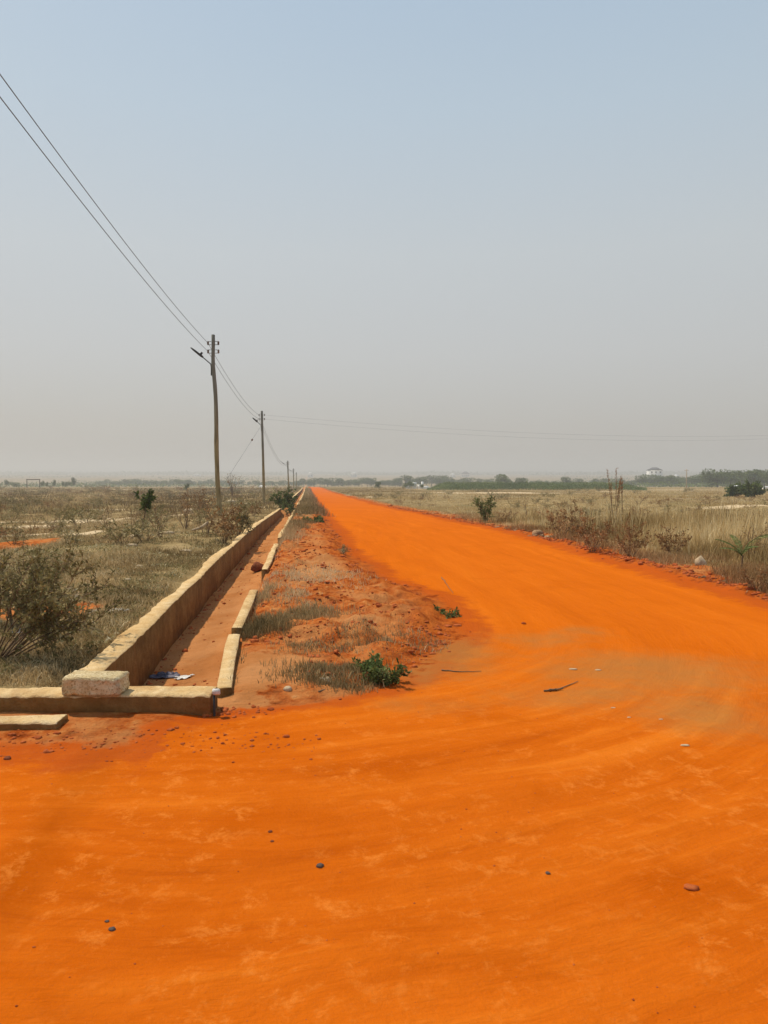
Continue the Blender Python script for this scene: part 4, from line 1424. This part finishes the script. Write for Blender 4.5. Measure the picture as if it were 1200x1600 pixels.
def tree_row(px0, px1, n, Y0, Y1, h0, h1, label, group, w=(1, 1.5)):
    for k in range(n):
        px = px0 + (px1 - px0) * (k + random.uniform(.1, .9)) / n
        Y = random.uniform(Y0, Y1)
        far_tree((px - 600) / F * Y, Y, random.uniform(h0, h1), random.uniform(*w), label, group)


tree_row(466, 625, 26, 560, 640, 4.5, 7, 'dark tree in the hazy row beyond the far end of the road', 'dark trees in the row beyond the far end of the road')
tree_row(600, 680, 8, 560, 620, 5, 9, 'taller dark tree right of the road end behind the white walls', 'taller trees behind the white walls')
tree_row(680, 735, 7, 560, 620, 6, 9.5, 'rounded tree in the clump right of the white walls', 'trees in the clump right of the white walls')
tree_row(735, 1000, 26, 500, 600, 3.5, 6.5, 'dark tree in the woods behind the green hedge', 'trees behind the green hedge')
tree_row(1000, 1230, 34, 450, 580, 4.5, 8.5, 'dark tree in the woods along the right horizon', 'trees along the right horizon', (1.1, 1.6))
tree_row(1100, 1230, 14, 330, 420, 5, 8, 'nearer dark tree in the woods at the right edge', 'nearer trees of the woods at the right edge', (1.1, 1.6))
tree_row(150, 345, 26, 620, 720, 3.5, 6, 'dark bushy tree in the far row left of the nearest pole', 'trees in the far row on the left', (1.2, 1.8))
tree_row(345, 470, 16, 640, 740, 3, 5, 'hazy bushy tree in the far row between the poles', 'trees in the far row between the poles', (1.3, 1.9))
tree_row(1105, 1215, 9, 400, 450, 7.5, 9.5, 'tall dark tree in the woods near the right edge', 'tall trees of the woods near the right edge', (1.1, 1.4))
far_tree(*(P(790, 752, 400)[:2]), 7.2, 1.25, 'large rounded dark tree standing above the green hedge', None)
far_tree(*(P(815, 752, 420)[:2]), 5, 1.2, 'smaller rounded tree just right of the large rounded tree', None)
far_tree(*(P(882, 752, 420)[:2]), 5.5, 1.1, 'dark rounded bush rising above the middle of the green hedge', None)
for k, px in enumerate((66, 74, 86, 99, 104, 109, 115)):
    Y = 330 + 10 * k
    far_tree((px - 600) / F * Y, Y, (3.0, 2.6, 3.6, 3.0, 2.9, 3.2, 5.2)[k], .45, 'slim dark tree in the short row at the far left' if k < 6 else 'tallest slim tree ending the short row at the far left', 'slim trees in the short row at the far left' if k < 6 else None)
far_tree((12 - 600) / F * 420, 420, 4.0, .7, 'lone dark tree by the left edge on the far plain', None)
far_tree((22 - 600) / F * 400, 400, 3.0, 1.6, 'low dark spreading tree beside the lone tree at the far left', None)

# open timber frame at the far left
fx = P(42, 752, 330)
fr0 = empty('timber_frame', (fx[0], 330, gz(fx[0], 330)), 'open rectangular timber frame on the far plain beside the slim trees', 'frame')
for dx in (0, 5.6):
    g = Geo(); g.tube([(dx, 0, -.3), (dx, 0, 3.6)], .2, 5); g.build('post', M['bark'], fr0)
g = Geo(); g.tube([(-.2, 0, 3.6), (5.8, 0, 3.6)], .2, 5); g.build('crossbar', M['bark'], fr0)

# green hedge / crop strip: leafy mass
g = Geo()
n = 42000
px = rng.uniform(668, 1010, n); Y = 225 + 70 * rng.uniform(0, 1, n) + 20 * vnoise(px / 40, px * 0, 3)
x = (px - 600) / F * Y
hh = 1.9 + 1.2 * vnoise(x / 7, Y / 9, 5) + .6 * vnoise(x / 2, Y / 2, 6)
hh *= sst(665, 700, px) * sst(1015, 960, px)
z = ground_h(x, Y) + hh * rng.uniform(0, 1, n) ** .6
leaves(g, np.stack([x, Y, z], -1), rng.normal(size=(n, 3)), rng.uniform(.3, .6, n), rng.uniform(.15, .3, n), np.clip(.55 + .8 * fbm(x / 12, Y / 14, 8) + rng.normal(size=n) * .13, 0, 1))
tag(g.build('green_hedge', M['fargreen'], tint=True), 'long low strip of green growth beyond the straw field on the right', 'hedge', kind='stuff')

# far plain scrub and distant woods: reads as one mass
g = Geo()
n = 30000
Y = np.exp(rng.uniform(np.log(300), np.log(2600), n)); x = rng.uniform(-.62, .62, n) * Y
k = fbm(x / 120, Y / 260, 14) > .10
x, Y = x[k], Y[k]; n = len(x)
z = ground_h(x, Y) + rng.uniform(.1, 1, n) * 2.0
leaves(g, np.stack([x, Y, z], -1), rng.normal(size=(n, 3)) + (0, 0, .3), rng.uniform(1, 2.2, n) * (Y / 500) ** .5, rng.uniform(.6, 1.2, n) * (Y / 500) ** .5, np.clip(.5 + rng.normal(size=n) * .2, 0, 1))
tag(g.build('far_scrub', M['fargreen'], tint=True), 'hazy scrub scattered over the far plain', 'scrub', kind='stuff')
g = Geo()
n = 30000
Y = rng.uniform(2600, 4600, n); x = rng.uniform(-.62, .62, n) * Y
k = fbm(x / 260, Y / 700, 24) > -.16
x, Y = x[k], Y[k]; n = len(x)
z = ground_h(x, Y) + rng.uniform(0, 1, n) * (6 + 9 * fbm(x / 200, Y / 900, 27))
leaves(g, np.stack([x, Y, z], -1), rng.normal(size=(n, 3)) * (1, 1, .3), rng.uniform(7, 16, n), rng.uniform(5, 9, n), np.clip(.5 + rng.normal(size=n) * .2, 0, 1))
tag(g.build('distant_woods', M['fargreen'], tint=True), 'faint grey line of woods along the horizon', 'woods', kind='stuff')

# low far hills
hx = np.linspace(-8000, 8000, 400)
rows = []
for (yy, s) in ((6400, 0), (6900, 1), (7400, 0)):
    top = -30 + s * (52 + 34 * fbm(hx / 1500, hx * 0, 51) + 7 * fbm(hx / 300, hx * 0, 55))
    rows.append(np.stack([hx, hx * 0 + yy, top], -1))
Vh = np.concatenate(rows); ih = np.arange(1200).reshape(3, 400)
qh = np.stack([ih[:-1, :-1], ih[:-1, 1:], ih[1:, 1:], ih[1:, :-1]], -1).reshape(-1, 4)
tag(ob('hills', npmesh('hills', Vh, [qh], True), mottled('hill_scrub', (.08, .09, .05), (.16, .15, .09), .004, 0, obj=False)), kind='structure')


def house(px, Y, wpx, hpx, label, wall='wallwhite', roof='roofwhite', roofpx=2.5, storeys=1, lift=0.0, ypx=None, depth=.7, overhang=.06, windows=True):
    w_ = wpx / F * Y; h_ = hpx / F * Y; rh = roofpx / F * Y
    x = (px - 600) / F * Y
    z = gz(x, Y)
    if ypx is not None: z = max(z, P(px, ypx, Y)[2] if P(px, ypx, Y)[2] > z else z)
    root = empty('house', (x, Y, z), label, 'house')
    d_ = w_ * depth
    g = Geo(); g.box((0, 0, h_ / 2 - 2), (w_, d_, h_ + 4)); g.build('wall', M[wall], root)
    o_ = w_ * overhang
    a, b2 = w_ / 2 + o_, d_ / 2 + o_
    g = Geo(); rg = w_ * .18
    g.add([(-a, -b2, h_ + .01), (a, -b2, h_ + .01), (a, b2, h_ + .01), (-a, b2, h_ + .01), (-rg, 0, h_ + rh), (rg, 0, h_ + rh)], [[0, 1, 5, 4], [2, 3, 4, 5], [3, 2, 1, 0]], [[1, 2, 5], [3, 0, 4]])
    g.build('roof', M[roof], root)
    if windows:
        nw = max(2, int(w_ / 4))
        for s in range(storeys):
            for i_ in range(nw):
                g = Geo(); g.box((-w_ / 2 + w_ * (i_ + .5) / nw, -d_ / 2 - .02, h_ * (s + .55) / storeys), (w_ / nw * .35, .1, h_ / storeys * .4)); g.build('window', M['glass'], root)
    return root


house(410, 420, 10, 1.6, 'small white roofed house just left of the road end poles', roofpx=1.6)
house(485, 1700, 8, 6, 'tiny white house on the horizon above the end of the road', roofpx=1.8)
house(553, 1700, 10, 6.5, 'wide white shed on the horizon right of the road end', roofpx=1.8)
house(308, 2100, 11, 2.4, 'pale house on the hazy horizon left of the nearest pole', roofpx=1.0)
house(707, 1700, 8, 4, 'white house on the horizon above the clump of trees', roofpx=2)
house(727, 1800, 12, 5, 'grey house with dark roof beside the white horizon house', roof='roofgrey', wall='wallgrey', roofpx=4)
house(1022, 900, 20, 21, 'large white two storey house with a dark hipped roof above the woods', roof='roofgrey', roofpx=4.5, storeys=3, overhang=.03)
house(1056, 950, 9, 12, 'small white house right of the large two storey house', roofpx=2)
house(1152, 310, 14, 2.5, 'white roofed shed among the dark trees at the right', roofpx=1.6)
house(1199, 262, 12, 3, 'low pale shed cut by the right edge of the picture', roofpx=1)
house(963, 420, 12, 3.5, 'pale low building behind the tall reed', wall='wallgrey', roofpx=1.2)

# white unfinished foundation walls
Y = 262
cx = (655 - 600) / F * Y
rw = empty('unfinished_walls', (cx, Y, gz(cx, Y)), 'low white unfinished block walls and rubble beyond the right field', 'walls')
for (dx, wd, hh, dy) in ((-3.8, 1.6, 1.0, 0), (-1.6, 1.2, 2.2, 1), (.3, 1.4, 1.4, 0), (2.0, 2.0, .9, -1), (4.2, 2.4, .6, 0), (1.2, .5, 2.4, 2)):
    g = Geo(); g.box((dx, dy, hh / 2 - .2), (wd, 1.6, hh + .4), rng.uniform(-.3, .3), .05, sub=2); g.build('wall', M['wallwhite'], rw)
for dx, s, lab in ((-9.5 + 4.8, 1.9, 'dark bush left of the unfinished white walls'), (-2.6, 2.2, 'dark bush standing in the unfinished white walls'), (0.9, 1.5, 'small dark bush in front of the unfinished white walls'), (-14, 2.2, 'lone dark bush well left of the unfinished white walls')):
    far_tree(cx + dx, Y - 2, s * 1.1, .9, lab, None)

# thin pale post among the right woods
pp = P(1073, 733, 300)
g = Geo(); zb = gz(pp[0], 300)
g.tube([(0, 0, -.2), (0, 0, (pp[2] - zb) * .5), (0, 0, pp[2] - zb)], [.22, .2, .16], 8)
g.tube([(-.9, 0, pp[2] - zb - .5), (.9, 0, pp[2] - zb - .5)], .09, 5)
o = g.build('utility_post', M['palestone'], smooth=True); o.location = (pp[0], 300, zb)
tag(o, 'slim pale utility post standing before the woods on the right', 'post')

# ------------------------------------------------------------------ dust haze
g = Geo()
g.box((0, 4000, 20 - 35), (20000, 12000, 110))
k = bpy.data.materials.new('dust_haze'); k.use_nodes = True
t = k.node_tree; t.nodes.clear()
mo = t.nodes.new('ShaderNodeOutputMaterial'); pv = t.nodes.new('ShaderNodeVolumePrincipled')
pv.inputs['Color'].default_value = (.93, .90, .87, 1)
pv.inputs['Density'].default_value = 0.00075
pv.inputs['Anisotropy'].default_value = 0.2
t.links.new(pv.outputs[0], mo.inputs['Volume'])
hz = g.build('haze', k)
tag(hz, 'pale dust haze in the air over the whole plain', 'haze', kind='stuff')
